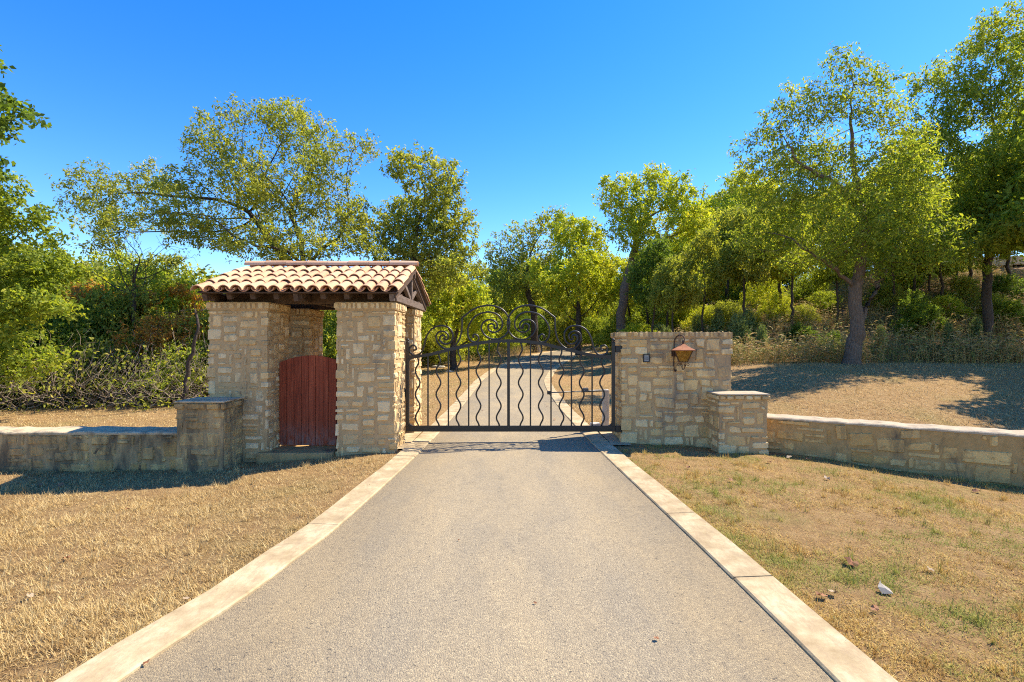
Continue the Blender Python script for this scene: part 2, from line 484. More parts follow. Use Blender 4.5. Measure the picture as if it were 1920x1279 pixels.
def leaf_mat(name, stops, trans=0.52):
    m, nt, b = new_mat(name)
    geo = nt.nodes.new('ShaderNodeNewGeometry')
    ornd = nt.nodes.new('ShaderNodeObjectInfo').outputs['Random']
    big = noise_tex(nt, 0.45, 3, 0.5, geo.outputs['Position'])
    f = math_n(nt, 'ADD', math_n(nt, 'MULTIPLY', geo.outputs['Random Per Island'], 0.62), math_n(nt, 'MULTIPLY', remap(nt, big, 0.3, 0.7), 0.30))
    f = math_n(nt, 'ADD', f, math_n(nt, 'MULTIPLY', ornd, 0.08))
    c = ramp(nt, f, stops)
    nt.links.new(c, b.inputs['Base Color'])
    b.inputs['Roughness'].default_value = 0.6; b.inputs['Specular IOR Level'].default_value = 0.15
    tr = nt.nodes.new('ShaderNodeBsdfTranslucent')
    nt.links.new(mix(nt, 1.0, c, (1.5, 1.45, 0.6), 'MULTIPLY'), tr.inputs[0])
    mx = nt.nodes.new('ShaderNodeMixShader'); mx.inputs[0].default_value = trans
    nt.links.new(b.outputs[0], mx.inputs[1]); nt.links.new(tr.outputs[0], mx.inputs[2])
    nt.links.new(mx.outputs[0], nt.nodes['Material Output'].inputs['Surface'])
    return m
M_LEAF = leaf_mat('leaf_green', [(0.05, (0.110, 0.162, 0.026)), (0.35, (0.199, 0.264, 0.037)), (0.65, (0.304, 0.357, 0.048)), (0.9, (0.451, 0.432, 0.067)), (1.0, (0.542, 0.391, 0.080))])
M_LEAF_Y = leaf_mat('leaf_yellow_green', [(0.05, (0.193, 0.256, 0.029)), (0.35, (0.336, 0.405, 0.040)), (0.65, (0.478, 0.500, 0.051)), (0.9, (0.600, 0.500, 0.067)), (1.0, (0.600, 0.446, 0.080))], 0.46)
M_LEAF_D = leaf_mat('leaf_dark_green', [(0.05, (0.052, 0.095, 0.022)), (0.4, (0.110, 0.176, 0.032)), (0.75, (0.180, 0.249, 0.040)), (1.0, (0.310, 0.337, 0.053))])
M_LEAF_O = leaf_mat('leaf_olive', [(0.05, (0.130, 0.168, 0.040)), (0.4, (0.245, 0.284, 0.053)), (0.75, (0.388, 0.391, 0.074)), (1.0, (0.542, 0.446, 0.107))])
M_LEAF_A = leaf_mat('leaf_autumn', [(0.05, (0.307, 0.112, 0.033)), (0.4, (0.461, 0.213, 0.055)), (0.75, (0.435, 0.300, 0.066)), (1.0, (0.256, 0.250, 0.044))])
M_LEAF_S = leaf_mat('leaf_sage', [(0.05, (0.102, 0.150, 0.055)), (0.5, (0.179, 0.237, 0.088)), (1.0, (0.282, 0.312, 0.110))], 0.3)

def bark_mat(name, c1, c2, c3):
    m, nt, b = new_mat(name)
    p = pos(nt)
    g = noise_tex(nt, 5, 7, 0.7, scaled(nt, p, (5, 5, 1.1)), 0.6)
    c = ramp(nt, g, [(0.3, c1), (0.5, c2), (0.72, c3)])
    nt.links.new(c, b.inputs['Base Color'])
    b.inputs['Roughness'].default_value = 0.9; b.inputs['Specular IOR Level'].default_value = 0.15
    bump(nt, b, g, 0.9, 0.05)
    return m
M_BARK = bark_mat('bark_brown', (0.075, 0.05, 0.034), (0.16, 0.115, 0.08), (0.25, 0.19, 0.14))
M_BARK_D = bark_mat('bark_dark', (0.035, 0.026, 0.02), (0.075, 0.058, 0.045), (0.13, 0.105, 0.085))
M_TWIG = bark_mat('twig_grey', (0.20, 0.15, 0.105), (0.32, 0.25, 0.18), (0.42, 0.34, 0.26))
M_ROCK = mortar_mat('pale_rock', (0.40, 0.37, 0.31), (0.52, 0.48, 0.40), 0.2, (0.2, 0.17, 0.13))

# ------------------------------------------------------------------ terrain
ROAD_L = [(-3.1, -8), (-2.75, -1), (-2.17, 2.85), (-1.99, 3.6), (-1.857, 4.5), (-1.76, 5.2), (-1.64, 7.0), (-1.56, 8.6), (-1.477, 11.7), (-1.43, 16.6), (-1.38, 22.8), (-1.10, 27.5), (-0.45, 32), (0.8, 37), (2.5, 42), (5.6, 48.5), (9.5, 55), (14, 61), (20, 67), (27, 72)]
ROAD_R = [(1.95, -8), (1.88, -1), (1.79, 2.85), (1.77, 3.6), (1.735, 4.5), (1.70, 5.2), (1.60, 7.0), (1.516, 8.6), (1.39, 11.7), (1.32, 16.6), (1.42, 22.8), (1.80, 26.6), (2.45, 30.5), (3.5, 35), (5.0, 40), (7.8, 46.6), (11.5, 53), (16, 59), (21.6, 64.6), (28.5, 69.4)]
ROAD_CX = [((a[0] + b[0]) / 2, (a[1] + b[1]) / 2) for a, b in zip(ROAD_L, ROAD_R)]

def road_cx(y):
    ys = np.array([c[1] for c in ROAD_CX]); xs = np.array([c[0] for c in ROAD_CX])
    return np.interp(y, ys, xs)

def vn(x, y, seed=0):
    """smooth value noise in 0..1"""
    x = np.asarray(x, dtype=float); y = np.asarray(y, dtype=float)
    xi = np.floor(x); yi = np.floor(y); fx = x - xi; fy = y - yi
    fx = fx * fx * (3 - 2 * fx); fy = fy * fy * (3 - 2 * fy)
    def hsh(a, b):
        q = np.sin(a * 127.1 + b * 311.7 + seed * 74.7) * 43758.5453
        return q - np.floor(q)
    return (hsh(xi, yi) * (1 - fx) + hsh(xi + 1, yi) * fx) * (1 - fy) + (hsh(xi, yi + 1) * (1 - fx) + hsh(xi + 1, yi + 1) * fx) * fy

def height(x, y):
    """ground height, vectorised"""
    x = np.asarray(x, dtype=float); y = np.asarray(y, dtype=float)
    h = np.interp(y, [-20, 20, 26, 32, 42, 55, 70, 120, 600], [0, 0, 0.10, 0.36, 0.86, 1.35, 1.9, 3.0, 5.0])
    # left side: falls away gently from the drive
    l = np.clip(-x - 2.3, 0, None)
    h = h - (0.065 * np.minimum(l, 2.4) + 0.022 * np.clip(l - 2.4, 0, 12)) * (1 - 0.6 * sstep(20, 34, y))
    # right verge in front of the wall
    r = np.clip(x - 2.1, 0, None)
    h = h - 0.042 * np.minimum(r, 7) * (1 - sstep(10, 15, y))
    # right lawn rises to the foot of the hill
    sh = 0.15 * np.clip(y - 25, 0, None)
    h = h + 1.0 * sstep(9.6, 21, y) * sstep(2.5 + sh, 10.5 + sh, x)
    dx = x - (8.2 + sh); dy = y - 20.8
    k = 3.0
    d = -np.log(np.exp(-np.clip(dx, -60, 60) / k) + np.exp(-np.clip(dy, -60, 60) / k)) * k
    d = np.where(d > 0, d, 0) + 0
    d = np.where(d > 15, 15 + 9 * (1 - np.exp(-(d - 15) / 9)), d)
    h = h + 0.34 * np.maximum(0, np.sqrt(d * d + 1.0) - 1.0)
    # small lumps
    h = h + (0.035 * vn(x * 1.7, y * 1.7, 3) + 0.05 * vn(x * 0.6, y * 0.6, 4) - 0.045) * sstep(2.35, 3.3, np.abs(x - road_cx(y))) * (y < 120)
    h = h + 0.02 * np.sin(x * 0.9 + 1.3) * np.sin(y * 0.7 + 0.4) * sstep(2.6, 5, np.abs(x - road_cx(y)))
    return h

def hill_d(x, y):
    sh = 0.15 * np.clip(y - 25, 0, None)
    return np.minimum(x - (8.2 + sh), y - 20.8)

def hz(x, y):
    return float(height(np.array([x]), np.array([y]))[0])

def axis(vals):
    out = []
    for a, b, s in vals:
        out += list(np.arange(a, b, s))
    return np.array(out + [vals[-1][1]])
gx = axis([(-700, -120, 40), (-120, -40, 5), (-40, -14, 1.0), (-14, 14, 0.25), (14, 46, 0.8), (46, 120, 5), (120, 701, 40)])
gy = axis([(-300, -20, 40), (-20, 0, 2), (0, 14, 0.25), (14, 32, 0.5), (32, 75, 1.0), (75, 140, 5), (140, 901, 40)])
GX, GY = np.meshgrid(gx, gy)
GZ = height(GX, GY)
on_road = np.abs(GX - road_cx(GY))
GZ = GZ - 0.10 * (1 - sstep(1.45, 1.75, on_road)) * (GY < 75)
Vg = np.stack([GX.ravel(), GY.ravel(), GZ.ravel()], 1)
nx, ny = len(gx), len(gy)
ii, jj = np.meshgrid(np.arange(nx - 1), np.arange(ny - 1))
a0 = (jj * nx + ii).ravel()
Fg = np.stack([a0, a0 + 1, a0 + nx + 1, a0 + nx], 1)
ground = np_obj('ground', Vg, Fg, M_GROUND, smooth=True)
ground['kind'] = 'structure'
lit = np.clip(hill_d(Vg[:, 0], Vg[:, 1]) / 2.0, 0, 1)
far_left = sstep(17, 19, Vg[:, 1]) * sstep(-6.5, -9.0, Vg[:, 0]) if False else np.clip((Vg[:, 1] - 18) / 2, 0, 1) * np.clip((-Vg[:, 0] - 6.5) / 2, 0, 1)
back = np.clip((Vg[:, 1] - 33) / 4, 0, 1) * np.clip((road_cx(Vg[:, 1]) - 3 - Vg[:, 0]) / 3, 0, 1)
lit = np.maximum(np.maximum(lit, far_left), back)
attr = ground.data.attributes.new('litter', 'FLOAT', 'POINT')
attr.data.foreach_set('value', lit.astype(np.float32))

# drive: one sheet between the kerbs
def resample(pts, step):
    pts = catmull([Vector((p[0], p[1], 0)) for p in pts], 8)
    return pts
RL = resample(ROAD_L, 1); RR = resample(ROAD_R, 1)
verts = []; faces = []
NW = 9
for a, b in zip(RL, RR):
    for k in range(NW):
        t = k / (NW - 1)
        p = a.lerp(b, t)
        crown = 0.012 * (1 - (2 * t - 1) ** 2)
        verts.append((p.x, p.y, hz(p.x, p.y) + 0.012 + crown))
for i in range(len(RL) - 1):
    for k in range(NW - 1):
        q = i * NW + k
        faces.append((q, q + 1, q + NW + 1, q + NW))
drive = mesh_obj('driveway', verts, faces, M_ASPHALT, smooth=True)
drive['kind'] = 'structure'

# kerbs: concrete ribbon, cast in slabs; each slab a piece
def kerb_strip(edge, side, name, cuts):
    root = empty(name); root['kind'] = 'structure'
    pts = edge
    ys = [p.y for p in pts]
    def at(y):
        return float(np.interp(y, ys, [p.x for p in pts]))
    for (y0, y1) in cuts:
        n = max(2, int((y1 - y0) / 0.35) + 1)
        V = []; F = []
        jx = rng.uniform(-0.006, 0.006); jz = rng.uniform(-0.004, 0.006)
        for i in range(n):
            y = y0 + 0.006 + (y1 - y0 - 0.012) * i / (n - 1)
            x = at(y)
            # direction of the edge
            tx = at(y + 0.2) - at(y - 0.2); L = math.hypot(tx, 0.4)
            nx_, ny_ = (-0.4 / L * -side, tx / L * -side)
            nx_, ny_ = side * 0.4 / L, -side * tx / L
            z = hz(x, y) + 0.032 + jz
            w = 0.335 + 0.006 * math.sin(y * 3.1)
            prof = [(0.0, -0.12), (0.0, -0.010), (0.012, 0.0), (w - 0.02, 0.006), (w, -0.012), (w, -0.14)]
            for (u, dz) in prof:
                V.append((x + jx + nx_ * u, y + ny_ * u, z + dz))
        m = 6
        for i in range(n - 1):
            for k in range(m - 1):
                q = i * m + k
                F.append((q, q + m, q + m + 1, q + 1) if side > 0 else (q, q + 1, q + m + 1, q + m))
        F.append(tuple(range(m)) if side > 0 else tuple(range(m - 1, -1, -1)))
        F.append(tuple((n - 1) * m + k for k in (range(m - 1, -1, -1) if side > 0 else range(m))))
        mesh_obj('kerb_slab', V, F, M_KERB, root)
    return root
cuts_r = [(-3, 1.05), (1.05, 2.55), (2.55, 4.05), (4.05, 5.55), (5.55, 7.6), (7.6, 9.55)] + [(9.55 + i * 3, 12.55 + i * 3) for i in range(14)]
cuts_l = [(-3, 2.0), (2.0, 5.2), (5.2, 8.3), (8.3, 9.8)] + [(9.8 + i * 3, 12.8 + i * 3) for i in range(14)]
kerb_strip(RR, 1, 'right_kerb', cuts_r)
kerb_strip(RL, -1, 'left_kerb', cuts_l)

# concrete aprons under the two ends of the gate
def apron(name, x0, x1, y0, y1):
    V = []; F = []
    n = 6
    for j in range(n):
        for i in range(n):
            x = x0 + (x1 - x0) * i / (n - 1); y = y0 + (y1 - y0) * j / (n - 1)
            V.append((x, y, hz(x, y) + 0.026))
    for j in range(n - 1):
        for i in range(n - 1):
            q = j * n + i; F.append((q, q + 1, q + n + 1, q + n))
    k = len(V)
    o = mesh_obj(name, V, F, M_KERB); o['kind'] = 'structure'
    return o
apron('gate_apron_right', 1.80, 2.16, 9.22, 10.7)
apron('gate_apron_left', -2.5, -1.86, 8.9, 10.9)

# drive climbing the hill on the right
HR = catmull([Vector(p) for p in [(33.0, 41.0, 0), (36.5, 41.2, 0), (40.5, 42.6, 0), (44, 45.5, 0), (48, 50, 0), (54, 54, 0)]], 6)
verts = []; faces = []
hk = [[], []]
for i, p in enumerate(HR):
    t = (HR[min(i + 1, len(HR) - 1)] - HR[max(i - 1, 0)]).normalized()
    s = Vector((-t.y, t.x, 0))
    zc = hz(p.x, p.y) + 0.35
    for k in range(4):
        q = p + s * (-1.7 + 3.4 * k / 3)
        verts.append((q.x, q.y, zc + 0.10 * k))
    for e, off in ((0, -1.75), (1, 1.75)):
        q = p + s * off
        hk[e].append(Vector((q.x, q.y, zc + 0.05 + 0.15 * (1 if e else 0) * 1.6)))
for i in range(len(HR) - 1):
    for k in range(3):
        q = i * 4 + k; faces.append((q, q + 1, q + 5, q + 4))
hill_road = mesh_obj('hill_road', verts, faces, M_ASPHALT); hill_road['kind'] = 'structure'
for e in (0, 1):
    V = []; F = []
    for i, p in enumerate(hk[e]):
        s = Vector((-0.2, 1, 0)).normalized() * 0.2
        V += [(p.x - s.x, p.y - s.y, p.z - 0.6), (p.x - s.x, p.y - s.y, p.z + 0.06), (p.x + s.x, p.y + s.y, p.z + 0.06), (p.x + s.x, p.y + s.y, p.z - 0.6)]
    for i in range(len(hk[e]) - 1):
        for k in range(3):
            q = i * 4 + k; F.append((q, q + 4, q + 5, q + 1))
    o = mesh_obj('hill_road_kerb', V, F, M_KERB); o['kind'] = 'structure'

# ------------------------------------------------------------------ masonry
SIZES = [((3, 2), 22), ((4, 2), 16), ((2, 2), 16), ((3, 1), 10), ((2, 1), 9), ((4, 3), 10), ((3, 3), 10), ((2, 3), 7), ((5, 2), 6), ((1, 2), 7), ((5, 3), 3), ((1, 1), 4), ((4, 1), 5)]

def pack(nu, nv, r):
    occ = [[False] * nu for _ in range(nv)]
    out = []
    ws = [s[1] for s in SIZES]
    for j in range(nv):
        for i in range(nu):
            if occ[j][i]: continue
            w, h = r.choices(SIZES, ws)[0][0]
            ww = 0
            while ww < w and i + ww < nu and not occ[j][i + ww]: ww += 1
            hh = min(h, nv - j)
            if nu - (i + ww) == 1 and not occ[j][nu - 1]: ww += 1
            for b in range(hh):
                for a in range(ww): occ[j + b][i + a] = True
            out.append((i, j, ww, hh))
    return out

def lump(u, v, s=0.0):
    return mnoise.noise(Vector((u * 3.1 + s, v * 3.1 - s, s * 1.7)))

class Strip:
    """unrolled faces of a wall: a polyline in plan, seen from its right-hand outside"""
    def __init__(self, pts):
        self.p = [Vector((a[0], a[1], 0)) for a in pts]
        self.u = [0.0]
        for a, b in zip(self.p, self.p[1:]): self.u.append(self.u[-1] + (b - a).length)
        self.n = []
        for a, b in zip(self.p, self.p[1:]):
            d = (b - a).normalized(); self.n.append(Vector((d.y, -d.x, 0)))
    def at(self, u, off, z):
        for k in range(1, len(self.p) - 1):
            if abs(u - self.u[k]) < 1e-5:
                n1, n2 = self.n[k - 1], self.n[k]
                nn = (n1 + n2) / (1 + n1.dot(n2))
                q = self.p[k] + nn * off
                return Vector((q.x, q.y, z))
        k = 0
        while k < len(self.n) - 1 and u > self.u[k + 1]: k += 1
        d = (self.p[k + 1] - self.p[k]).normalized()
        q = self.p[k] + d * (u - self.u[k]) + self.n[k] * off
        return Vector((q.x, q.y, z))

def make_stone(strip, u0, u1, v0, v1, proud, mat, parent, r, skew=1.0, name='stone', gap=0.014, rnd=0.32):
    """a rough faced stone: a 5 x 5 net over the strip, the rim sunk in the mortar"""
    u0 += gap * r.uniform(0.5, 1.5); u1 -= gap * r.uniform(0.5, 1.5); v0 += gap * r.uniform(0.5, 1.5); v1 -= gap * r.uniform(0.5, 1.5)
    w, h = u1 - u0, v1 - v0
    if w < 0.02 or h < 0.02: return
    e = min(0.022, w * 0.2, h * 0.2)
    us = [u0, u0 + e, (u0 + u1) / 2, u1 - e, u1]
    for c in strip.u[1:-1]:
        if u0 + 0.01 < c < u1 - 0.01:
            us[1:4] = sorted([u0 + e if c - u0 > 2 * e else (u0 + c) / 2, c, u1 - e if u1 - c > 2 * e else (u1 + c) / 2])
    vs = [v0, v0 + e, (v0 + v1) / 2, v1 - e, v1]
    corners = set(strip.u[1:-1])
    j = min(w, h) * 0.10 * skew
    cj = {(a, b): (r.uniform(-j, j), r.uniform(-j, j)) for a in (0, 4) for b in (0, 4)}
    cut = {(a, b): r.uniform(0.12, rnd) for a in (0, 4) for b in (0, 4)}
    V = []
    tilt_u = r.uniform(-0.004, 0.004); tilt_v = r.uniform(-0.005, 0.005)
    for b, v in enumerate(vs):
        for a, u in enumerate(us):
            iscorner = any(abs(u - c) < 1e-6 for c in corners)
            du = dv = 0.0
            fu = a / 4; fv = b / 4
            for (ca, cb), (dx, dy) in cj.items():
                wgt = (fu if ca else 1 - fu) * (fv if cb else 1 - fv)
                du += dx * wgt; dv += dy * wgt
            if a in (0, 4) and b in (0, 4):
                c = cut[(a, b)]
                du += (1 if a == 0 else -1) * min(w, h) * c * 0.5; dv += (1 if b == 0 else -1) * min(w, h) * c * 0.45
            rim = a in (0, 4) or b in (0, 4)
            jm = min(0.016, 0.085 * min(w, h)) if rim else 0.005
            du += r.uniform(-1, 1) * jm; dv += r.uniform(-1, 1) * jm
            off = -0.012 if rim else proud + r.uniform(-0.004, 0.005) + tilt_u * (fu - .5) * 2 + tilt_v * (fv - .5) * 2
            uu = u if iscorner else u + du
            V.append(strip.at(uu, off, v + dv))
    F = []
    for b in range(4):
        for a in range(4):
            q = b * 5 + a
            F.append((q, q + 1, q + 6, q + 5))
    o = mesh_obj(name, V, F, mat, parent)
    return o

def masonry(parent, pts, z0, z1, mats, seed, lost=0.0, cap_mix=False, cell=(0.088, 0.080), proud=0.010, cap=0.0, cap_proud=0.028, z0f=None, closed=True, gap=0.019, skew=1.3, cap_w=(0.07, 0.13)):
    """pts: outside faces in plan, left to right as seen from outside"""
    r = random.Random(seed)
    mstone, mmortar = mats
    st = Strip(pts)
    L = st.u[-1]
    zt = z1 - cap
    nu = max(2, round(L / cell[0])); nv = max(2, round((zt - z0) / cell[1]))
    cu, cv = L / nu, (zt - z0) / nv
    def warp(i, j):
        u = i * cu; v = j * cv
        du = 0.0 if i in (0, nu) else 0.022 * lump(u, v, seed * 1.3)
        dv = 0.0 if j in (0, nv) else 0.020 * lump(u * 0.7, v, seed * 2.1 + 5)
        return u + du, z0 + v + dv
    for (i, j, w, h) in pack(nu, nv, r):
        u0, v0 = warp(i, j); u1, v1 = warp(i + w, j + h)
        if z0f is not None and v1 < z0f(st.at((u0 + u1) / 2, 0, 0)): continue
        if lost and r.random() < lost: continue
        # snap near a corner so that thin slivers do not bend
        for c in st.u[1:-1]:
            if u0 < c < u1:
                if c - u0 < 0.035: u0 = c
                elif u1 - c < 0.035: u1 = c
        make_stone(st, u0, u1, v0, v1, proud * r.uniform(0.5, 1.6), mstone, parent, r, skew, gap=gap, rnd=0.62)
    if cap:
        u = 0.0
        while u < L - 0.02:
            w = min(r.uniform(*cap_w), L - u)
            if L - u - w < 0.04: w = L - u
            make_stone(st, u, u + w, zt + 0.002, z1, cap_proud + r.uniform(-0.005, 0.008), (M_STONE_W if cap_mix and r.random() < 0.5 else mstone), parent, r, 0.5, gap=0.006, name='cap_stone', rnd=0.2)
            u += w

def prism(name, pts, z0, z1, mat, parent, off=0.0):
    n = len(pts)
    cx = sum(p[0] for p in pts) / n; cy = sum(p[1] for p in pts) / n
    q = [(p[0] + (off if p[0] > cx else -off), p[1] + (off if p[1] > cy else -off)) for p in pts]
    V = [(a, b, z0) for a, b in q] + [(a, b, z1) for a, b in q]
    F = [tuple(range(n - 1, -1, -1)), tuple(range(n, 2 * n))] + [(k, (k + 1) % n, n + (k + 1) % n, n + k) for k in range(n)]
    return mesh_obj(name, V, F, mat, parent)

def rect(x0, x1, y0, y1):
    return [(x0, y0), (x1, y0), (x1, y1), (x0, y1)]

# ------------------------------------------------------------------ gatehouse
HX0, HX1, HX2, HX3 = -5.14, -4.16, -2.97, -2.0
HY0, HY1, HY2, HY3 = 8.70, 9.53, 10.46, 11.25
PT = 2.56
house = empty('gatehouse', (-3.57, 8.7, 0))
house_inv = Matrix.Translation(-Vector(house.location))
def hpart(o):
    """built in world space: keep it there under the house"""
    o.parent = house
    o.matrix_parent_inverse = house_inv
    return o
tag(house, 'stone gatehouse with terracotta barrel tile roof and red wooden door beside the drive', 'gatehouse')

def pier(x0, x1, y0, y1, faces, seed, zb, sm=M_STONE):
    e = hpart(empty('pier'))
    b = prism('mortar_core', rect(x0, x1, y0, y1), zb, PT - 0.004, M_MORTAR, e)
    core_top = prism('mortar_top', rect(x0, x1, y0, y1), PT - 0.13, PT, M_MORTAR, e, 0.026)
    masonry(e, faces, zb, PT + 0.006, (sm, M_MORTAR), seed, cap=0.135, cap_proud=0.040, proud=0.016)
    return e
pier(HX0, HX1, HY0, HY1, [(HX0, HY1), (HX0, HY0), (HX1, HY0), (HX1, HY1)], 3, -0.28, M_STONE_L)
pier(HX2, HX3, HY0, HY1, [(HX2, HY1), (HX2, HY0), (HX3, HY0), (HX3, HY1)], 14, -0.20)
pier(HX0, HX1, HY2, HY3, [(HX0, HY2), (HX1, HY2), (HX1, HY3)], 25, -0.28)
pier(HX2, HX3, HY2, HY3, [(HX2, HY2), (HX3, HY2), (HX3, HY3)], 36, -0.20)

# plank door with arched head
DY = 9.10
door = hpart(empty('door'))
NPL = 9
dx0, dx1 = HX1 + 0.022, HX2 - 0.022
r_ = random.Random(5)
edges = [dx0 + (dx1 - dx0) * (k + (r_.uniform(-0.15, 0.15) if 0 < k < NPL else 0)) / NPL for k in range(NPL + 1)]
def arch(x):
    t = (x - (dx0 + dx1) / 2) / ((dx1 - dx0) / 2)
    return 1.645 - 0.13 * t * t
for k in range(NPL):
    a, b = edges[k] + 0.003, edges[k + 1] - 0.003
    m_ = (a + b) / 2
    zb = 0.045 + r_.uniform(-0.006, 0.01); y = DY + r_.uniform(-0.003, 0.003)
    fr = [(a, zb), (b, zb), (b, arch(b)), (m_, arch(m_)), (a, arch(a))]
    V = [(x, y, z) for x, z in fr] + [(x, y + 0.035, z) for x, z in fr]
    F = [(0, 1, 2, 3, 4), (9, 8, 7, 6, 5)] + [(i, i + 5, (i + 1) % 5 + 5, (i + 1) % 5) for i in range(5)]
    o = mesh_obj('plank', V, F, M_DOOR, door)
    bevel_mesh(o.data, 0.0025)
for z in (0.35, 1.3):
    beam('ledge', (dx0 + 0.02, DY + 0.055, z), (dx1 - 0.02, DY + 0.055, z), 0.03, 0.11, M_DOOR, door)
# stone threshold
stp = hpart(empty('step'))
box('slab', HX1 - 0.13, HX2 - 0.05, 8.56, 9.34, -0.30, 0.022, M_MORTAR_W, stp, 0.018)

# ---- roof
RX0, RX1 = -5.16, -1.86
RYM = (HY0 + HY3) / 2
EY0, EY1 = 8.34, 2 * RYM - 8.34
EZ, RZ = 2.695, 3.285
roof = hpart(empty('roof'))
def slope_pt(x, s, side, up=0.0):
    """s from 0 at the eave to 1 at the ridge"""
    y = EY0 + (RYM - EY0) * s
    n = Vector((0, -(RZ - EZ), RYM - EY0)).normalized()
    p = Vector((x, y, EZ + (RZ - EZ) * s)) + n * up
    if side: p.y = 2 * RYM - p.y
    return p
SL = math.hypot(RYM - EY0, RZ - EZ)
pitch = math.atan2(RZ - EZ, RYM - EY0)
for side in (0, 1):
    V = [slope_pt(RX0, 0.03, side, -0.03), slope_pt(RX1, 0.03, side, -0.03), slope_pt(RX1, 1, side, -0.03), slope_pt(RX0, 1, side, -0.03),
         slope_pt(RX0, 0.03, side, -0.008), slope_pt(RX1, 0.03, side, -0.008), slope_pt(RX1, 1, side, -0.008), slope_pt(RX0, 1, side, -0.008)]
    mesh_obj('deck_board', V, [(0, 3, 2, 1), (4, 5, 6, 7), (0, 1, 5, 4), (1, 2, 6, 5), (2, 3, 7, 6), (3, 0, 4, 7)], M_TIMBER, roof)
    for k in range(9):
        x = RX0 + 0.10 + (RX1 - RX0 - 0.2) * k / 8
        beam('rafter', slope_pt(x, 0.05, side, -0.088), slope_pt(x, 0.985, side, -0.088), 0.085, 0.115, M_TIMBER, roof)
    beam('eave_board', slope_pt(RX0 + 0.02, 0.02, side, -0.018), slope_pt(RX1 - 0.02, 0.02, side, -0.018), 0.05, 0.022, M_TIMBER, roof)

def barrel_mesh(name, r0, r1, L, th=0.014, n=8, flip=False, arc=math.pi):
    """half-round tapered tile lying along +Y, its low end at y = 0"""
    V = []; F = []
    for (y, r) in ((0, r0), (L, r1)):
        for rr in (r, r - th):
            for k in range(n + 1):
                a = (math.pi - arc) / 2 + arc * k / n
                z = math.sin(a) * rr * 0.86; x = -math.cos(a) * rr
                V.append((x, y, -z if flip else z))
    m = n + 1
    for k in range(n):
        o0, i0, o1, i1 = k, m + k, 2 * m + k, 3 * m + k
        F += [(o0, o0 + 1, o1 + 1, o1), (i0 + 1, i0, i1, i1 + 1), (o0 + 1, o0, i0, i0 + 1), (o1, o1 + 1, i1 + 1, i1)]
    F += [(0, 2 * m, 3 * m, m), (n, m + n, 3 * m + n, 2 * m + n)]
    if flip: F = [f[::-1] for f in F]
    me = bpy.data.meshes.new(name)
    me.from_pydata(V, [], F); me.materials.append(M_TILE)
    for p in me.polygons: p.use_smooth = False
    bm = bmesh.new(); bm.from_mesh(me)
    bmesh.ops.recalc_face_normals(bm, faces=bm.faces[:])
    for f in bm.faces:
        if abs(f.normal.y) < 0.7: f.smooth = True
    for e in bm.edges:
        if len(e.link_faces) == 2 and e.link_faces[0].normal.angle(e.link_faces[1].normal, 0) > 0.8: e.smooth = False
    bm.to_mesh(me); bm.free()
    return me
ME_COVER = barrel_mesh('roof_tile', 0.098, 0.080, 0.485)
ME_PAN = barrel_mesh('pan_tile', 0.082, 0.096, 0.485, flip=True)
ME_RIDGE = barrel_mesh('ridge_tile', 0.115, 0.100, 0.47)
NC = 16
r_ = random.Random(9)
def put(me, name, loc, side, yaw=0.0, roll=0.0, dp=0.0):
    o = bpy.data.objects.new(name, me)
    link(o, roof)
    o.location = loc
    R = Matrix.Rotation(math.pi if side else 0, 4, 'Z') @ Matrix.Rotation(pitch + dp, 4, 'X') @ Matrix.Rotation(yaw, 4, 'Z') @ Matrix.Rotation(roll, 4, 'Y')
    o.rotation_euler = R.to_euler()
    return o
sp = (RX1 - RX0) / (NC - 0.3)
EXPO = 0.415
for side in (0, 1):
    for c in range(NC):
        x = RX0 + 0.06 + sp * c
        for rw in range(4):
            s = (rw * EXPO - 0.045) / SL
            j = lambda a: r_.uniform(-a, a)
            put(ME_COVER, 'roof_tile', slope_pt(x + j(0.011), s + j(0.014), side, 0.050 + j(0.004)), side, j(0.040), j(0.09), -0.038 + j(0.012))
            if c < NC - 1:
                put(ME_PAN, 'pan_tile', slope_pt(x + sp / 2, s + 0.02 + j(0.004), side, 0.082 + j(0.002)), side, j(0.012), 0, -0.03)
        # short piece under the ridge
# ridge tiles
x = RX0 + 0.0
k = 0
while x < RX1 - 0.05:
    o = bpy.data.objects.new('ridge_tile', ME_RIDGE); link(o, roof)
    o.location = (min(x, RX1 - 0.44), RYM, RZ + 0.078 + 0.006 * (k % 2))
    o.rotation_euler = (r_.uniform(-0.012, 0.02), 0, 0)
    o.rotation_euler = (Matrix.Rotation(-math.pi / 2, 4, 'Z') @ Matrix.Rotation(r_.uniform(0.005, 0.03), 4, 'X')).to_euler()
    x += 0.40; k += 1

# ---- timber frame
frame = hpart(empty('timber_frame'))
for y in (HY0 + 0.40, HY3 - 0.40):
    beam('wall_plate', (RX0 + 0.04, y, PT + 0.085), (RX1 - 0.10, y, PT + 0.085), 0.18, 0.17, M_TIMBER, frame)
for (x, mt) in ((RX1 - 0.13, M_TIMBER_G), (RX0 + 0.10, M_TIMBER), ((HX1 + HX2) / 2, M_TIMBER)):
    beam('tie_beam', (x, EY0 + 0.30, PT + 0.075), (x, EY1 - 0.16, PT + 0.075), 0.10, 0.13, mt, frame)
    beam('king_post', (x, RYM, PT + 0.14), (x, RYM, RZ - 0.05), 0.10, 0.10, mt, frame, up=Vector((0, 1, 0)))
    for s in (-1, 1):
        beam('brace', (x, RYM + s * 0.08, PT + 0.16), (x, RYM + s * 0.62, PT + 0.40), 0.07, 0.08, mt, frame)
        sd = 0 if s < 0 else 1
        beam('gable_rafter', slope_pt(x + 0.012, 0.02, sd, -0.10), slope_pt(x + 0.012, 0.99, sd, -0.10), 0.075, 0.13, mt, frame)
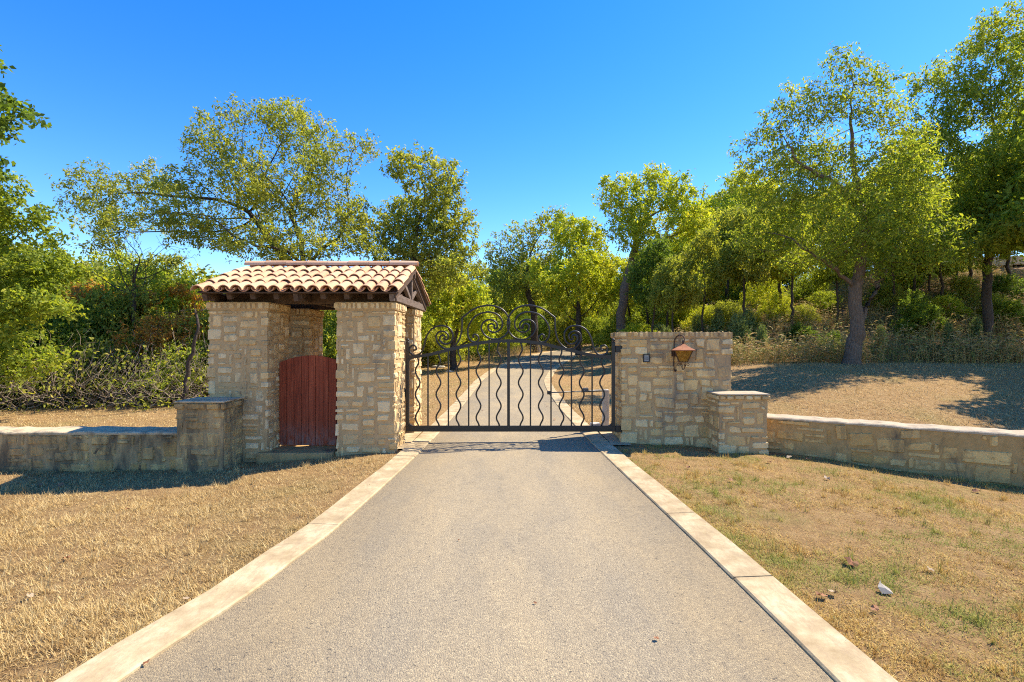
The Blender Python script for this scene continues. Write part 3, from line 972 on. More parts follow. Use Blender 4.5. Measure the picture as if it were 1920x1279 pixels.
beam('ridge_beam', (RX0 + 0.05, RYM, RZ - 0.10), (RX1 - 0.02, RYM, RZ - 0.10), 0.07, 0.14, M_TIMBER, frame)

# ------------------------------------------------------------------ low walls and pillars
def fix(o, root):
    o.parent = root; o.matrix_parent_inverse = Matrix.Translation(-Vector(root.location)); return o
def fix_children(root):
    inv = Matrix.Translation(-Vector(root.location))
    for c in root.children: c.matrix_parent_inverse = inv

# left short pillar
lp = empty('stone_pillar', (-4.93, 8.4, -0.2))
tag(lp, 'short stained stone pillar against the gatehouse at the end of the left wall', 'pillar')
LPX0, LPX1, LPY0, LPY1 = -5.30, -4.57, 8.10, 8.69
prism('mortar_core', rect(LPX0, LPX1, LPY0, LPY1), -0.35, 0.93, M_MORTAR_K, lp)
masonry(lp, [(LPX0, LPY1), (LPX0, LPY0), (LPX1, LPY0), (LPX1, LPY1)], -0.35, 0.93, (M_STONE_K, M_MORTAR_K), 41, cap=0.13, cap_proud=0.03, proud=0.010, cap_w=(0.14, 0.34))
box('cap_slab', LPX0 - 0.028, LPX1 + 0.028, LPY0 - 0.028, LPY1 + 0.005, 0.925, 0.950, M_CAP_W, lp, 0.006)
fix_children(lp)

# left wall
lw = empty('low_stone_wall', (-9, 8.6, -0.3))
tag(lw, 'low dark stained stone wall running left from the gatehouse', 'wall')
LWY0, LWY1 = 8.36, 8.86
prism('mortar_core', rect(-15.0, LPX0 + 0.02, LWY0, LWY1), -0.7, 0.385, M_MORTAR_K, lw)
masonry(lw, [(-11.6, LWY0), (LPX0, LWY0)], -0.46, 0.385, (M_STONE_K, M_MORTAR_K), 52, cell=(0.105, 0.09), proud=0.016, skew=2.4, gap=0.016, lost=0.20)
def cap_strip(name, a, b, w, z, parent, th=0.042, over=0.016, seed=1, mat=None):
    """uneven mortar cap along a wall top"""
    r = random.Random(seed)
    a = Vector((*a, 0)); b = Vector((*b, 0)); d = (b - a); L = d.length; d.normalize(); n = Vector((d.y, -d.x, 0))
    k = max(4, int(L / 0.16)); V = []; F = []
    for i in range(k + 1):
        c = a + d * (L * i / k)
        o1, o2 = over + r.uniform(-0.012, 0.012), over + r.uniform(-0.01, 0.01)
        zt = z + th + r.uniform(-0.014, 0.010)
        for (u, zz) in ((o1, z - 0.006), (o1 + 0.004, zt - 0.016), (o1 - 0.02, zt), (-w / 2, zt + 0.004), (-w - o2 + 0.02, zt), (-w - o2, z - 0.006)):
            q = c + n * u; V.append((q.x, q.y, zz))
    for i in range(k):
        for m in range(5):
            q = i * 6 + m; F.append((q, q + 6, q + 7, q + 1))
    F.append(tuple(range(6))); F.append(tuple(k * 6 + m for m in range(5, -1, -1)))
    return mesh_obj(name, V, F, mat or M_CAP, parent)
cap_strip('cap', (-15.0, LWY0), (LPX0, LWY0), LWY1 - LWY0, 0.38, lw, seed=4, mat=M_CAP_W)
fix_children(lw)

# right gate pillar
GPX0, GPX1, GPY0, GPY1 = 2.05, 4.06, 9.50, 10.45
gp = empty('gate_pillar', (3.05, 9.9, -0.1))
tag(gp, 'broad cream stone gate pillar carrying the lantern and keypad', 'pillar')
prism('mortar_core', rect(GPX0, GPX1, GPY0, GPY1), -0.35, 2.06, M_MORTAR_R, gp)
prism('mortar_top', rect(GPX0, GPX1, GPY0, GPY1), 1.96, 2.066, M_MORTAR_R, gp, 0.022)
masonry(gp, [(GPX0, GPY1), (GPX0, GPY0), (GPX1, GPY0), (GPX1, GPY1)], -0.30, 2.075, (M_STONE_R, M_MORTAR_R), 63, cell=(0.095, 0.085), cap=0.115, cap_proud=0.034, proud=0.018, skew=2.0, gap=0.014, cap_w=(0.06, 0.12), lost=0.06, cap_mix=True)
fix_children(gp)

# right short pillar
rp = empty('stone_pillar', (4.05, 9.25, -0.2))
tag(rp, 'short stone pillar with pale flat top joining gate pillar and right wall', 'pillar')
RPX0, RPX1, RPY0, RPY1 = 3.64, 4.47, 8.98, 9.49
prism('mortar_core', rect(RPX0, RPX1, RPY0, RPY1), -0.4, 0.955, M_MORTAR_R, rp)
masonry(rp, [(RPX0, RPY1), (RPX0, RPY0), (RPX1, RPY0), (RPX1, RPY1)], -0.36, 0.955, (M_STONE_R, M_MORTAR_R), 77, cell=(0.09, 0.085), cap=0.10, cap_proud=0.038, proud=0.017, skew=2.2, gap=0.017, cap_w=(0.08, 0.2))
box('cap_slab', RPX0 - 0.035, RPX1 + 0.035, RPY0 - 0.035, RPY1 + 0.004, 0.950, 0.975, M_CAP, rp, 0.006)
fix_children(rp)

# right wall, running towards the viewer
rw_a = Vector((4.46, 9.40)); rw_d = Vector((2.87, -1.81)).normalized()
rw_b = rw_a + rw_d * 8.0
rw_n = Vector((rw_d.y, -rw_d.x))       # outside, to the viewer
rw = empty('low_stone_wall', (7, 7.8, -0.3))
tag(rw, 'low brown stone wall with pale cap running right from the short pillar', 'wall')
back = [(rw_b - rw_n * 0.47), (rw_a - rw_n * 0.47)]
V = []
for z in (-0.9, 0.50):
    for q in (rw_a, rw_b, back[0], back[1]): V.append((q.x, q.y, z))
mesh_obj('mortar_core', V, [(3, 2, 1, 0), (4, 5, 6, 7), (0, 1, 5, 4), (1, 2, 6, 5), (2, 3, 7, 6), (3, 0, 4, 7)], M_MORTAR_W, rw)
q = rw_a + rw_d * 5.2
masonry(rw, [tuple(rw_a), tuple(q)], -0.44, 0.50, (M_STONE_W, M_MORTAR_W), 88, cell=(0.11, 0.09), proud=0.016, skew=2.4, gap=0.016, lost=0.22)
cap_strip('cap', tuple(rw_a), tuple(rw_b), 0.47, 0.495, rw, th=0.034, seed=6)
fix_children(rw)

# ------------------------------------------------------------------ driveway gate
GD = 9.55
gate = empty('driveway_gate', (0, GD, 0.2))
tag(gate, 'black wrought iron driveway gate with scrolls and wavy pickets', 'gate')
def gz(zx, zy):
    """trace point (enlarged scroll tracing) to the gate plane"""
    return P(750 + zx / 8.526, 565 + zy / 8.526, GD)
GCX = P(953.5, 640, GD).x
def mir(pts): return [Vector((2 * GCX - p.x, p.y, p.z)) for p in pts]
RAIL = catmull([gz(*p) for p in [(95, 895), (200, 893), (300, 883), (500, 848), (700, 800), (900, 752), (1100, 703), (1300, 667), (1500, 645), (1735, 637)]], 4)
rail = RAIL[:-1] + mir(RAIL)[::-1]
def rail_z(x):
    return float(np.interp(x, [p.x for p in rail], [p.z for p in rail]))
def flat_bar(name, pts, w, h, parent):
    """bar following a curve in the gate plane, h tall, w deep"""
    V = []; F = []
    m = len(pts)
    for i, p in enumerate(pts):
        t = (pts[min(i + 1, m - 1)] - pts[max(i - 1, 0)]).normalized()
        u = Vector((-t.z, 0, t.x)) * (h / 2)
        for s, d in ((-1, -1), (1, -1), (1, 1), (-1, 1)):
            q = p + u * s; V.append((q.x, q.y + d * w / 2, q.z))
    for i in range(m - 1):
        for k in range(4):
            a, b = i * 4 + k, i * 4 + (k + 1) % 4
            F.append((a, b, b + 4, a + 4))
    F.append((3, 2, 1, 0)); F.append(tuple((m - 1) * 4 + k for k in range(4)))
    return mesh_obj(name, V, F, M_IRON, parent)
GX0, GX1 = P(761, 0, GD).x, P(1153, 0, GD).x
ZB0, ZB1 = 0.213, 0.320
flat_bar('top_rail', rail, 0.045, 0.058, gate)
box('bottom_rail', GX0, GX1, GD - 0.027, GD + 0.027, ZB0, ZB1, M_IRON, gate, 0.004)
ztop = P(0, 643, GD).z
for x0, x1 in ((GX0, GX0 + 0.062), (GX1 - 0.062, GX1)):
    box('stile', x0, x1, GD - 0.031, GD + 0.031, ZB1 - 0.01, ztop, M_IRON, gate, 0.004)
    c = Vector(((x0 + x1) / 2, GD, ztop + 0.05))
    V, F = tube_data([c + Vector((0, 0, z)) for z in (-0.052, -0.035, -0.028, -0.018, 0.0, 0.018, 0.03)], 0.036, 10, True)
    prof = [0.9, 0.9, 0.45, 0.75, 0.95, 0.75, 0.1]
    V = [Vector((c.x + (v.x - c.x) * prof[i // 10], c.y + (v.y - c.y) * prof[i // 10], v.z)) for i, v in enumerate(V)]
    mesh_obj('finial', V, F, M_IRON, gate, True)
    # corner gusset plates
    s = 1 if x0 < 0 else -1
    xi = x1 if s > 0 else x0
    for zc, sg in ((ZB1, 1), (rail_z(xi + s * 0.05) - 0.03, -1)):
        pts = [(xi, zc), (xi + s * 0.085, zc)] + [(xi + s * (0.085 - 0.085 * math.sin(a)), zc + sg * (0.085 - 0.085 * math.cos(a))) for a in (0.4, 0.8, 1.2)] + [(xi, zc + sg * 0.085)]
        n = len(pts)
        V = [(x, GD - 0.02, z) for x, z in pts] + [(x, GD + 0.02, z) for x, z in pts]
        F = [tuple(range(n)), tuple(range(2 * n - 1, n - 1, -1))] + [(k, n + k, n + (k + 1) % n, (k + 1) % n) for k in range(n)]
        o = mesh_obj('gusset', V, F, M_IRON, gate)
        bm = bmesh.new(); bm.from_mesh(o.data); bmesh.ops.recalc_face_normals(bm, faces=bm.faces[:]); bm.to_mesh(o.data); bm.free()
# pickets
base_px = 750
STR = [250, 403, 555, 708, 1018, 1172, 1325, 1480]
WAV = [172, 328, 478, 628, 780, 945, 1095, 1250, 1402, 1555]
for zx in STR:
    x = P(740 + zx / 3.998, 0, GD).x
    box('picket', x - 0.013, x + 0.013, GD - 0.013, GD + 0.013, ZB1 - 0.005, rail_z(x) - 0.02, M_IRON, gate, 0.002)
x = GCX
box('centre_bar', x - 0.026, x + 0.026, GD - 0.028, GD + 0.028, ZB0 + 0.004, rail_z(x) - 0.022, M_IRON, gate, 0.003)
for i, zx in enumerate(WAV):
    x = P(740 + zx / 3.998, 0, GD).x
    z1 = rail_z(x) - 0.02
    sgn = -1 if zx < 860 else 1
    pts = []
    n = 44
    for k in range(n + 1):
        z = ZB1 - 0.005 + (z1 - ZB1 + 0.005) * k / n
        env = min(1, (n - k) / 5, (k + 3) / 6)
        pts.append(Vector((x + sgn * 0.043 * math.sin((z - ZB1) / 0.435 * 2 * math.pi - 0.6) * env, GD, z)))
    V, F = tube_data(pts, 0.0155, 7)
    mesh_obj('wavy_picket', V, F, M_IRON, gate, True)
# scrolls
SC = [
    [(212, 782), (235, 785), (262, 765), (247, 722), (205, 708), (165, 735), (150, 785), (170, 835), (215, 863), (270, 863), (320, 840), (355, 795), (378, 735), (392, 680), (412, 600), (445, 528), (495, 460), (560, 417), (640, 396), (720, 402), (790, 437), (835, 500), (845, 570), (825, 638), (775, 683), (705, 686), (650, 650), (634, 602), (650, 560), (690, 546), (721, 570), (714, 604), (692, 598)],
    [(990, 268), (991, 400), (977, 520), (945, 620), (890, 700), (820, 755), (750, 768), (680, 747), (620, 692), (582, 622), (576, 560), (610, 506), (670, 484), (730, 500), (770, 550), (764, 600), (730, 622), (700, 600)],
    [(990, 268), (1060, 215), (1150, 147), (1260, 96), (1400, 70), (1530, 86), (1640, 140), (1710, 220), (1748, 310), (1753, 390), (1740, 460), (1700, 530), (1640, 583), (1570, 610), (1490, 614), (1420, 590), (1350, 540), (1310, 472), (1300, 420), (1320, 360), (1370, 316), (1440, 299), (1510, 320), (1550, 365), (1555, 410), (1530, 438), (1500, 428)],
    [(1188, 585), (1166, 572), (1172, 545), (1205, 535), (1245, 560), (1258, 605), (1236, 645), (1190, 660), (1140, 645), (1100, 592), (1083, 520), (1085, 440), (1110, 370), (1165, 285), (1240, 220), (1330, 187), (1430, 176), (1510, 194), (1580, 236), (1625, 300), (1638, 360), (1630, 410), (1600, 460), (1540, 494), (1480, 499), (1425, 470), (1406, 425), (1420, 382), (1460, 363), (1500, 382), (1508, 410), (1492, 420)],
]
for sc in SC:
    dy = 0.0
    pts = [gz(*p) for p in sc]
    for pp in (pts, mir(pts)):
        V, F = tube_data(catmull(pp, 5), 0.017, 7)
        mesh_obj('scroll', V, F, M_IRON, gate, True)
cc = gz(1757, 350)
box('collar', GCX - 0.036, GCX + 0.036, GD - 0.026, GD + 0.026, cc.z - 0.035, cc.z + 0.035, M_IRON, gate, 0.006)
for z in (P(0, 805, GD).z, P(0, 655, GD).z):
    box('hinge', GX1 + 0.004, GPX0 - 0.004, GD - 0.03, GD + 0.03, z - 0.06, z + 0.06, M_IRON, gate, 0.008)
# lock plate on the latch side
lk = P(757, 738, GD)
V = [(GX0 - 0.05, GD - 0.02, lk.z - 0.11), (GX0, GD - 0.02, lk.z - 0.06), (GX0, GD - 0.02, lk.z + 0.06), (GX0 - 0.05, GD - 0.02, lk.z + 0.13)]
V += [(a, b + 0.05, c) for a, b, c in V]
mesh_obj('latch_plate', V, [(0, 1, 2, 3), (7, 6, 5, 4), (0, 4, 5, 1), (1, 5, 6, 2), (2, 6, 7, 3), (3, 7, 4, 0)], M_IRON, gate)
fix_children(gate)

# gate opener: arm behind the gate and its post
op = empty('gate_opener', (1.9, 10.3, 0))
tag(op, 'thin grey gate opener arm and small post behind the gate', 'gate opener')
a_ = P(1029, 737, GD + 0.05); b_ = Vector((1.98, 10.75, P(0, 733, 10.7).z))
mid = a_.lerp(b_, 0.62)
V, F = tube_data([a_, mid], 0.012, 8); mesh_obj('arm_rod', V, F, M_GREYMETAL, op, True)
V, F = tube_data([mid.lerp(a_, 0.12), b_], 0.024, 8); mesh_obj('arm_housing', V, F, M_GREYMETAL, op, True)
box('bracket', a_.x - 0.03, a_.x + 0.03, GD + 0.03, GD + 0.09, a_.z - 0.03, a_.z + 0.03, M_IRON, op)
box('motor', mid.x - 0.06, mid.x + 0.05, mid.y - 0.03, mid.y + 0.03, mid.z + 0.0, mid.z + 0.07, M_GREYMETAL, op, 0.01)
box('post', 1.90, 2.03, 10.68, 10.80, -0.1, b_.z + 0.02, M_CONC_BOX, op, 0.01)
box('base_box', 1.66, 1.86, 10.72, 10.92, -0.05, 0.17, M_CONC_BOX, op, 0.012)
fix_children(op)

# ------------------------------------------------------------------ lantern and keypad on the gate pillar
LY = GPY0 - 0.21
lc = P(1281, 664, LY)
lan = empty('wall_lantern', (lc.x, LY, lc.z)); lan.scale = (0.93, 1.0, 0.93)
tag(lan, 'rusty copper lantern with amber glass hanging on the gate pillar', 'lantern')
def quad_ring(h, z):
    return [Vector((sx * h, sy * h, z)) for sx, sy in ((-1, -1), (1, -1), (1, 1), (-1, 1))]
zt, zb = 0.065, -0.155
ht, hb = 0.165, 0.075
rv = quad_ring(0.215, zt) + quad_ring(0.215, zt + 0.012) + quad_ring(0.10, zt + 0.075) + quad_ring(0.028, zt + 0.128)
rf = [(3, 2, 1, 0)] + [(l * 4 + k, l * 4 + (k + 1) % 4, l * 4 + 4 + (k + 1) % 4, l * 4 + 4 + k) for l in range(3) for k in range(4)] + [(12, 13, 14, 15)]
LROT = math.radians(-17)
def lpart(name, V, F, m, smooth=False):
    o = mesh_obj(name, V, F, m, lan, smooth); o.rotation_euler = (0, 0, LROT); return o
lpart('lantern_roof', rv, rf, M_COPPER)
T, B = quad_ring(ht, zt), quad_ring(hb, zb)
for k in range(4):
    k2 = (k + 1) % 4
    a, b, c, d = T[k], T[k2], B[k2], B[k]
    nrm = (b - a).cross(d - a).normalized() * 0.004
    V = [a, b, c, d, a + nrm, b + nrm, c + nrm, d + nrm]
    lpart('glass_pane', V, [(0, 1, 2, 3), (7, 6, 5, 4), (0, 4, 5, 1), (1, 5, 6, 2), (2, 6, 7, 3), (3, 7, 4, 0)], M_AMBER)
    V, F = beam_data(a * 1.01, d * 1.01, 0.016, 0.016, Vector((0, 1, 0.01))); lpart('frame_bar', V, F, M_RUST)
    V, F = beam_data(c * 1.02, d * 1.02, 0.014, 0.018); lpart('frame_bar', V, F, M_RUST)
lpart('base_plate', quad_ring(0.082, zb - 0.012) + quad_ring(0.082, zb), [(3, 2, 1, 0), (4, 5, 6, 7), (0, 1, 5, 4), (1, 2, 6, 5), (2, 3, 7, 6), (3, 0, 4, 7)], M_RUST)
for k in range(4):
    a = k * math.pi / 2 + 0.4
    d = Vector((math.cos(a), math.sin(a), 0))
    pts = [d * 0.01 + Vector((0, 0, zb - 0.16)), d * 0.035 + Vector((0, 0, zb - 0.10)), d * 0.06 + Vector((0, 0, zb - 0.05)), d * 0.10 + Vector((0, 0, zb - 0.03)), d * 0.125 + Vector((0, 0, zb - 0.055)), d * 0.10 + Vector((0, 0, zb - 0.08)), d * 0.075 + Vector((0, 0, zb - 0.055))]
    V, F = tube_data(catmull(pts, 4), 0.005, 5); lpart('bottom_scroll', V, F, M_RUST, True)
# bracket fixed to the wall (in lantern space; wall is at +Y 0.21)
WY = 0.195
def brk(name, pts, r):
    V, F = tube_data(catmull([Vector(p) for p in pts], 5), r, 6); return mesh_obj(name, V, F, M_RUST, lan, True)
brk('bracket_arm', [(-0.11, WY, -0.34), (-0.085, WY, -0.355), (-0.075, WY, -0.33), (-0.115, WY, -0.30), (-0.118, WY - 0.005, -0.1), (-0.115, WY - 0.01, 0.15), (-0.10, WY - 0.03, 0.29), (-0.05, 0.10, 0.365), (0.01, 0.03, 0.345), (0.022, 0.0, 0.28), (0.005, 0.0, 0.21)], 0.011)
V, F = tube_data([(0, 0, zt + 0.12), (0, 0, zt + 0.16), (0, 0, zt + 0.20)], 0.018, 8); mesh_obj('hanger', V, F, M_RUST, lan, True)
box('wall_plate', -0.165, -0.085, WY - 0.012, WY + 0.012, -0.06, 0.05, M_RUST, lan)

kp_c = P(1212, 672, GPY0 - 0.03)
kp = empty('keypad', (kp_c.x, GPY0 - 0.018, kp_c.z))
tag(kp, 'small grey keypad in black frame set in the gate pillar', 'keypad')
kw, kh, fw = 0.060, 0.074, 0.014
V = []; F = []
for (x0, x1, z0, z1) in ((-kw, kw, kh - fw, kh), (-kw, kw, -kh, -kh + fw), (-kw, -kw + fw, -kh + fw, kh - fw), (kw - fw, kw, -kh + fw, kh - fw)):
    v, f = box_data(x0, x1, -0.03, 0.03, z0, z1); b0 = len(V); V += v; F += [tuple(i + b0 for i in q) for q in f]
mesh_obj('frame', V, F, M_BLACK, kp)
pan = box('panel', -kw + fw + 0.001, kw - fw - 0.001, -0.015, 0.03, -kh + fw + 0.001, kh - fw - 0.001, M_PANEL, kp)
for i in range(3):
    for j in range(3):
        x = -0.024 + 0.024 * i; z = -0.026 + 0.022 * j
        v, f = box_data(x - 0.007, x + 0.007, -0.019, -0.0145, z - 0.006, z + 0.006)
        o = mesh_obj('key', v, f, M_GREYMETAL, pan)

# ------------------------------------------------------------------ trees
def grow(seed, roots, blobs, n_attr, step=0.35, kill=0.75, iters=140, grav=0.0, wander=0.25, edge=0.45, clumpw=1.5):
    """space colonisation: roots = list of polylines (first point on the ground), blobs = (centre, radii)"""
    g = np.random.default_rng(seed)
    n_attr = int(n_attr * 3.0); kill *= 0.62; step *= 0.85
    vol = np.array([b[1][0] * b[1][1] * b[1][2] for b in blobs]); vol = vol ** 0.75
    cnt = np.maximum(6, (n_attr * vol / vol.sum()).astype(int))
    KV = g.normal(size=(6, 3)); KV /= np.linalg.norm(KV, axis=1)[:, None]; KV *= g.uniform(0.7, 1.5, 6)[:, None]; PH = g.uniform(0, 6.28, 6)
    A = []
    for (c, rad), n in zip(blobs, cnt):
        d = g.normal(size=(n, 3)); d /= np.linalg.norm(d, axis=1)[:, None]
        n3 = int(n * 2.1)
        d = g.normal(size=(n3, 3)); d /= np.linalg.norm(d, axis=1)[:, None]
        q = np.array(c) + d * (g.random(n3) ** edge * g.uniform(0.72, 1.22, n3))[:, None] * np.array(rad)
        kk = 2 * math.pi / (clumpw * 2.2)
        f = sum(np.sin(q @ kv * kk + ph) for kv, ph in zip(KV, PH))
        q = q[np.argsort(-f + g.normal(size=n3) * 0.35)[:n]]
        A.append(q)
    A = np.concatenate(A)
    nodes = []; par = []
    for poly in roots:
        start = None
        poly = [np.array(p, dtype=float) for p in poly]
        if nodes:
            # attach to the nearest existing node if it starts on the tree
            dd = [np.linalg.norm(poly[0] - q) for q in nodes]
            k = int(np.argmin(dd))
            start = k if dd[k] < 1.0 else None
        if start is None:
            nodes.append(poly[0]); par.append(-1); start = len(nodes) - 1
        cur = start
        for a, b in zip([nodes[start]] + poly[1:-1], poly[1:]):
            L = np.linalg.norm(b - a); m = max(1, int(round(L / step)))
            for k in range(1, m + 1):
                q = a + (b - a) * k / m + g.normal(size=3) * 0.03
                nodes.append(q); par.append(cur); cur = len(nodes) - 1
    NP = np.array(nodes)
    D = np.linalg.norm(A[:, None] - NP[None], axis=2)
    ni = D.argmin(1); nd = D.min(1)
    pts = [NP]; par = list(par); total = len(NP)
    allp = NP
    for it in range(iters):
        alive = nd > kill
        A = A[alive]; ni = ni[alive]; nd = nd[alive]
        if len(A) < 3: break
        dirs = (A - allp[ni]) / nd[:, None]
        uniq, inv = np.unique(ni, return_inverse=True)
        acc = np.zeros((len(uniq), 3)); np.add.at(acc, inv, dirs)
        acc += g.normal(size=acc.shape) * wander
        acc[:, 2] += grav
        acc /= np.linalg.norm(acc, axis=1)[:, None] + 1e-9
        newp = allp[uniq] + acc * step
        # drop ones that stall next to existing nodes
        par += list(uniq)
        base = len(allp)
        allp = np.concatenate([allp, newp])
        D = np.linalg.norm(A[:, None] - newp[None], axis=2)
        k = D.argmin(1); d = D[np.arange(len(A)), k]
        better = d < nd
        ni = np.where(better, base + k, ni)
        stall = ~better
        nd = np.where(better, d, nd)
        if stall.any() and it > 10:
            keep = better | (g.random(len(A)) > 0.06)
            A = A[keep]; ni = ni[keep]; nd = nd[keep]
    return allp, np.array(par)

def branch_mesh(name, pts, par, trunk_r, mat, tip=0.009, expo=2.35, flare=1.35):
    n = len(pts)
    kids = [[] for _ in range(n)]
    for i, p in enumerate(par):
        if p >= 0: kids[p].append(i)
    R = np.zeros(n)
    for i in range(n - 1, -1, -1):
        R[i] = tip if not kids[i] else sum(R[k] ** expo for k in kids[i]) ** (1 / expo)
    rootr = max(R[i] for i in range(n) if par[i] < 0)
    ex = math.log(max(trunk_r / tip, 1.5)) / math.log(rootr / tip)
    R = tip * (R / tip) ** ex
    dist = np.zeros(n)
    for i in range(n):
        if par[i] >= 0: dist[i] = dist[par[i]] + np.linalg.norm(pts[i] - pts[par[i]])
    R = np.maximum(R * (1 - 0.62 * (dist / dist.max()) ** 0.8), tip * 0.6)
    V = []; F3 = []; F4 = []
    ring = {}
    def sides(r): return 8 if r > 0.12 else (6 if r > 0.05 else (4 if r > 0.02 else 3))
    def make_ring(c, d, r, k):
        d = d / (np.linalg.norm(d) + 1e-9)
        ref = np.array([0.31, 0.17, 0.93]) if abs(d[2]) < 0.8 else np.array([1.0, 0.1, 0.0])
        s = np.cross(d, ref); s /= np.linalg.norm(s); q = np.cross(d, s)
        b = len(V)
        for j in range(k):
            a = 2 * math.pi * j / k
            rr = r * (1 + (0.10 * math.sin(3 * a + c[2] * 2.0) if k == 8 else 0))
            V.append(c + (s * math.cos(a) + q * math.sin(a)) * rr)
        return b, k
    for i in range(n):
        p = par[i]
        if p < 0:
            if kids[i]:
                c = pts[i].copy(); c[2] -= 0.15
                ring[i] = make_ring(c, np.array([0, 0, 1.0]), R[i] * flare, sides(R[i]))
            continue
        d = pts[i] - pts[p]
        k = sides(R[i])
        main = max(kids[p], key=lambda t: R[t]) == i
        if main and p in ring and ring[p][1] == k: b0 = ring[p][0]
        else: b0, _ = make_ring(pts[p], d, min(R[i] * 1.15, R[p]), k)
        dd = d
        if kids[i]:
            mk = max(kids[i], key=lambda t: R[t]); dd = d + (pts[mk] - pts[i])
        rr = R[i]
        b1, _ = make_ring(pts[i], dd, rr, k)
        ring[i] = (b1, k)
        for j in range(k):
            F4.append((b0 + j, b0 + (j + 1) % k, b1 + (j + 1) % k, b1 + j))
    return np_mesh(name, np.array(V), np.array(F4), mat, smooth=True), R

def leaf_mesh(name, seed, pts, R, mat, per=8, spread=0.3, L=0.16, W=0.075, rmax=0.02, droop=0.4, keep=1.0, zmin=-99):
    g = np.random.default_rng(seed)
    sel = np.where((R <= rmax) & (pts[:, 2] > zmin))[0]
    if keep < 1: sel = sel[g.random(len(sel)) < keep]
    # leafy sprays: short twigs leave every thin branch, leaves sit along them
    tw = 3
    o = np.repeat(pts[sel], tw, axis=0)
    td = g.normal(size=(len(o), 3)); td[:, 2] += 0.35; td /= np.linalg.norm(td, axis=1)[:, None]
    tl = spread * g.uniform(0.6, 1.9, len(o))
    k = max(1, per)
    t = g.random((len(o), k)) ** 0.8
    c = (o[:, None] + td[:, None] * (tl[:, None] * t)[:, :, None]).reshape(-1, 3)
    n = len(c)
    c[:, 2] -= (np.repeat(tl, k) * t.ravel() ** 2) * 0.35 * max(droop, 0)
    c = c + g.normal(size=(n, 3)) * spread * 0.16
    d = g.normal(size=(n, 3)); d[:, 2] -= droop; d /= np.linalg.norm(d, axis=1)[:, None]
    nn = g.normal(size=(n, 3)); nn[:, 2] += 0.9
    s = np.cross(d, nn); s /= np.linalg.norm(s, axis=1)[:, None] + 1e-9
    up = np.cross(s, d)
    l = L * g.uniform(0.65, 1.25, n)[:, None]; w = W * g.uniform(0.7, 1.2, n)[:, None] * 0.5
    V = np.empty((n, 4, 3))
    V[:, 0] = c; V[:, 1] = c + d * l * 0.45 + s * w + up * w * 0.4; V[:, 2] = c + d * l; V[:, 3] = c + d * l * 0.45 - s * w + up * w * 0.4
    F = np.arange(n * 4).reshape(n, 4)
    return np_mesh(name, V.reshape(-1, 3), F, mat)

def to_local(blobs, base):
    return [((c - base), r) for c, r in blobs]

def hero_tree(name, seed, base_px, D, blobs_px, trunk_px, mat, bark, trunk_r, label, cat='tree', group=None, n_attr=900, depth=0.85, step=0.35, kill=0.7,
              per=9, spread=0.34, L=0.17, W=0.08, rmax=0.022, droop=0.4, limbs=(), keep=1.0, tip=0.009, zbase=None, crown_dy=0.0, edge=0.45, clumpw=None):
    """tree whose crown masses stand where the photograph shows them, with depth of their own"""
    bx = (base_px - 960) * D / 960
    bz = hz(bx, D) if zbase is None else zbase
    base = np.array([bx, D, bz])
    g = np.random.default_rng(seed + 100)
    blobs = []
    for b in blobs_px:
        px, py, rx, ry = b[:4]
        dd = b[4] if len(b) > 4 else g.uniform(-1, 1) * 0.35 * (rx * D / 960) * 1.6
        q = P(px, py, D + dd + crown_dy)
        rxx, rzz = rx * D / 960, ry * D / 960
        blobs.append((np.array(q) - base, (rxx, max(rxx, rzz) * depth, rzz)))
    def poly(pp, first=True):
        out = []
        for t in pp:
            q = np.array(P(t[0], t[1], D + (t[2] if len(t) > 2 else 0))) - base
            out.append(q)
        return out
    roots = [[np.zeros(3)] + poly(trunk_px)] + [poly(l) for l in limbs]
    pts, par = grow(seed, roots, blobs, n_attr, step, kill, edge=edge, clumpw=clumpw or 0.068 * D)
    bm_, R = branch_mesh('trunk', pts, par, trunk_r, bark, tip=tip)
    root = empty(name, tuple(base))
    tag(root, label, cat, group)
    link(bpy.data.objects.new('trunk', bm_), root)
    if mat is not None:
        lm = leaf_mesh('crown', seed + 1, pts, R, mat, per, spread, L, W, rmax, droop, keep)
        link(bpy.data.objects.new('crown', lm), root)
    return root

def copy_tree(src, loc, rz, sc, label, group, mat=None, name=None, cat=None):
    r = src.copy(); col.objects.link(r)
    r.location = loc; r.rotation_euler = (0, 0, rz); r.scale = (sc[0], sc[0], sc[1]) if isinstance(sc, tuple) else (sc, sc, sc)
    if name: r.name = name
    tag(r, label, cat, group)
    for ch in src.children:
        c = ch.copy(); col.objects.link(c); c.parent = r
        if mat is not None and ch.name.startswith('crown'):
            c.material_slots[0].link = 'OBJECT'; c.material_slots[0].material = mat
    return r

hero_tree('oak_tree', 1, 575, 22, [(540, 255, 105, 62), (430, 290, 85, 55), (620, 330, 80, 65), (500, 370, 130, 60), (385, 370, 90, 50), (250, 345, 95, 38), (170, 395, 70, 38), (300, 420, 110, 38), (600, 410, 95, 55), (470, 215, 60, 25), (450, 440, 100, 36), (660, 280, 45, 34), (560, 330, 90, 50), (540, 460, 110, 36), (660, 400, 60, 55), (660, 470, 60, 35), (210, 440, 70, 36), (140, 350, 50, 22), (390, 240, 50, 25)],
          [(573, 560), (570, 500)], M_LEAF_O, M_BARK_D, 0.36, 'large spreading oak with sparse crown rising behind the gatehouse roof',
          limbs=[[(570, 500), (535, 468, -1), (480, 462, -2), (430, 440, -2.2)], [(572, 510), (600, 470, 1), (640, 445, 1.2)], [(570, 500), (565, 450, 0), (545, 400, 0.3)], [(560, 520), (500, 440, 1), (470, 400, 1.5)]],
          n_attr=3000, step=0.32, kill=0.55, per=9, spread=0.30, L=0.15, W=0.065, rmax=0.02, keep=0.85, depth=0.8)
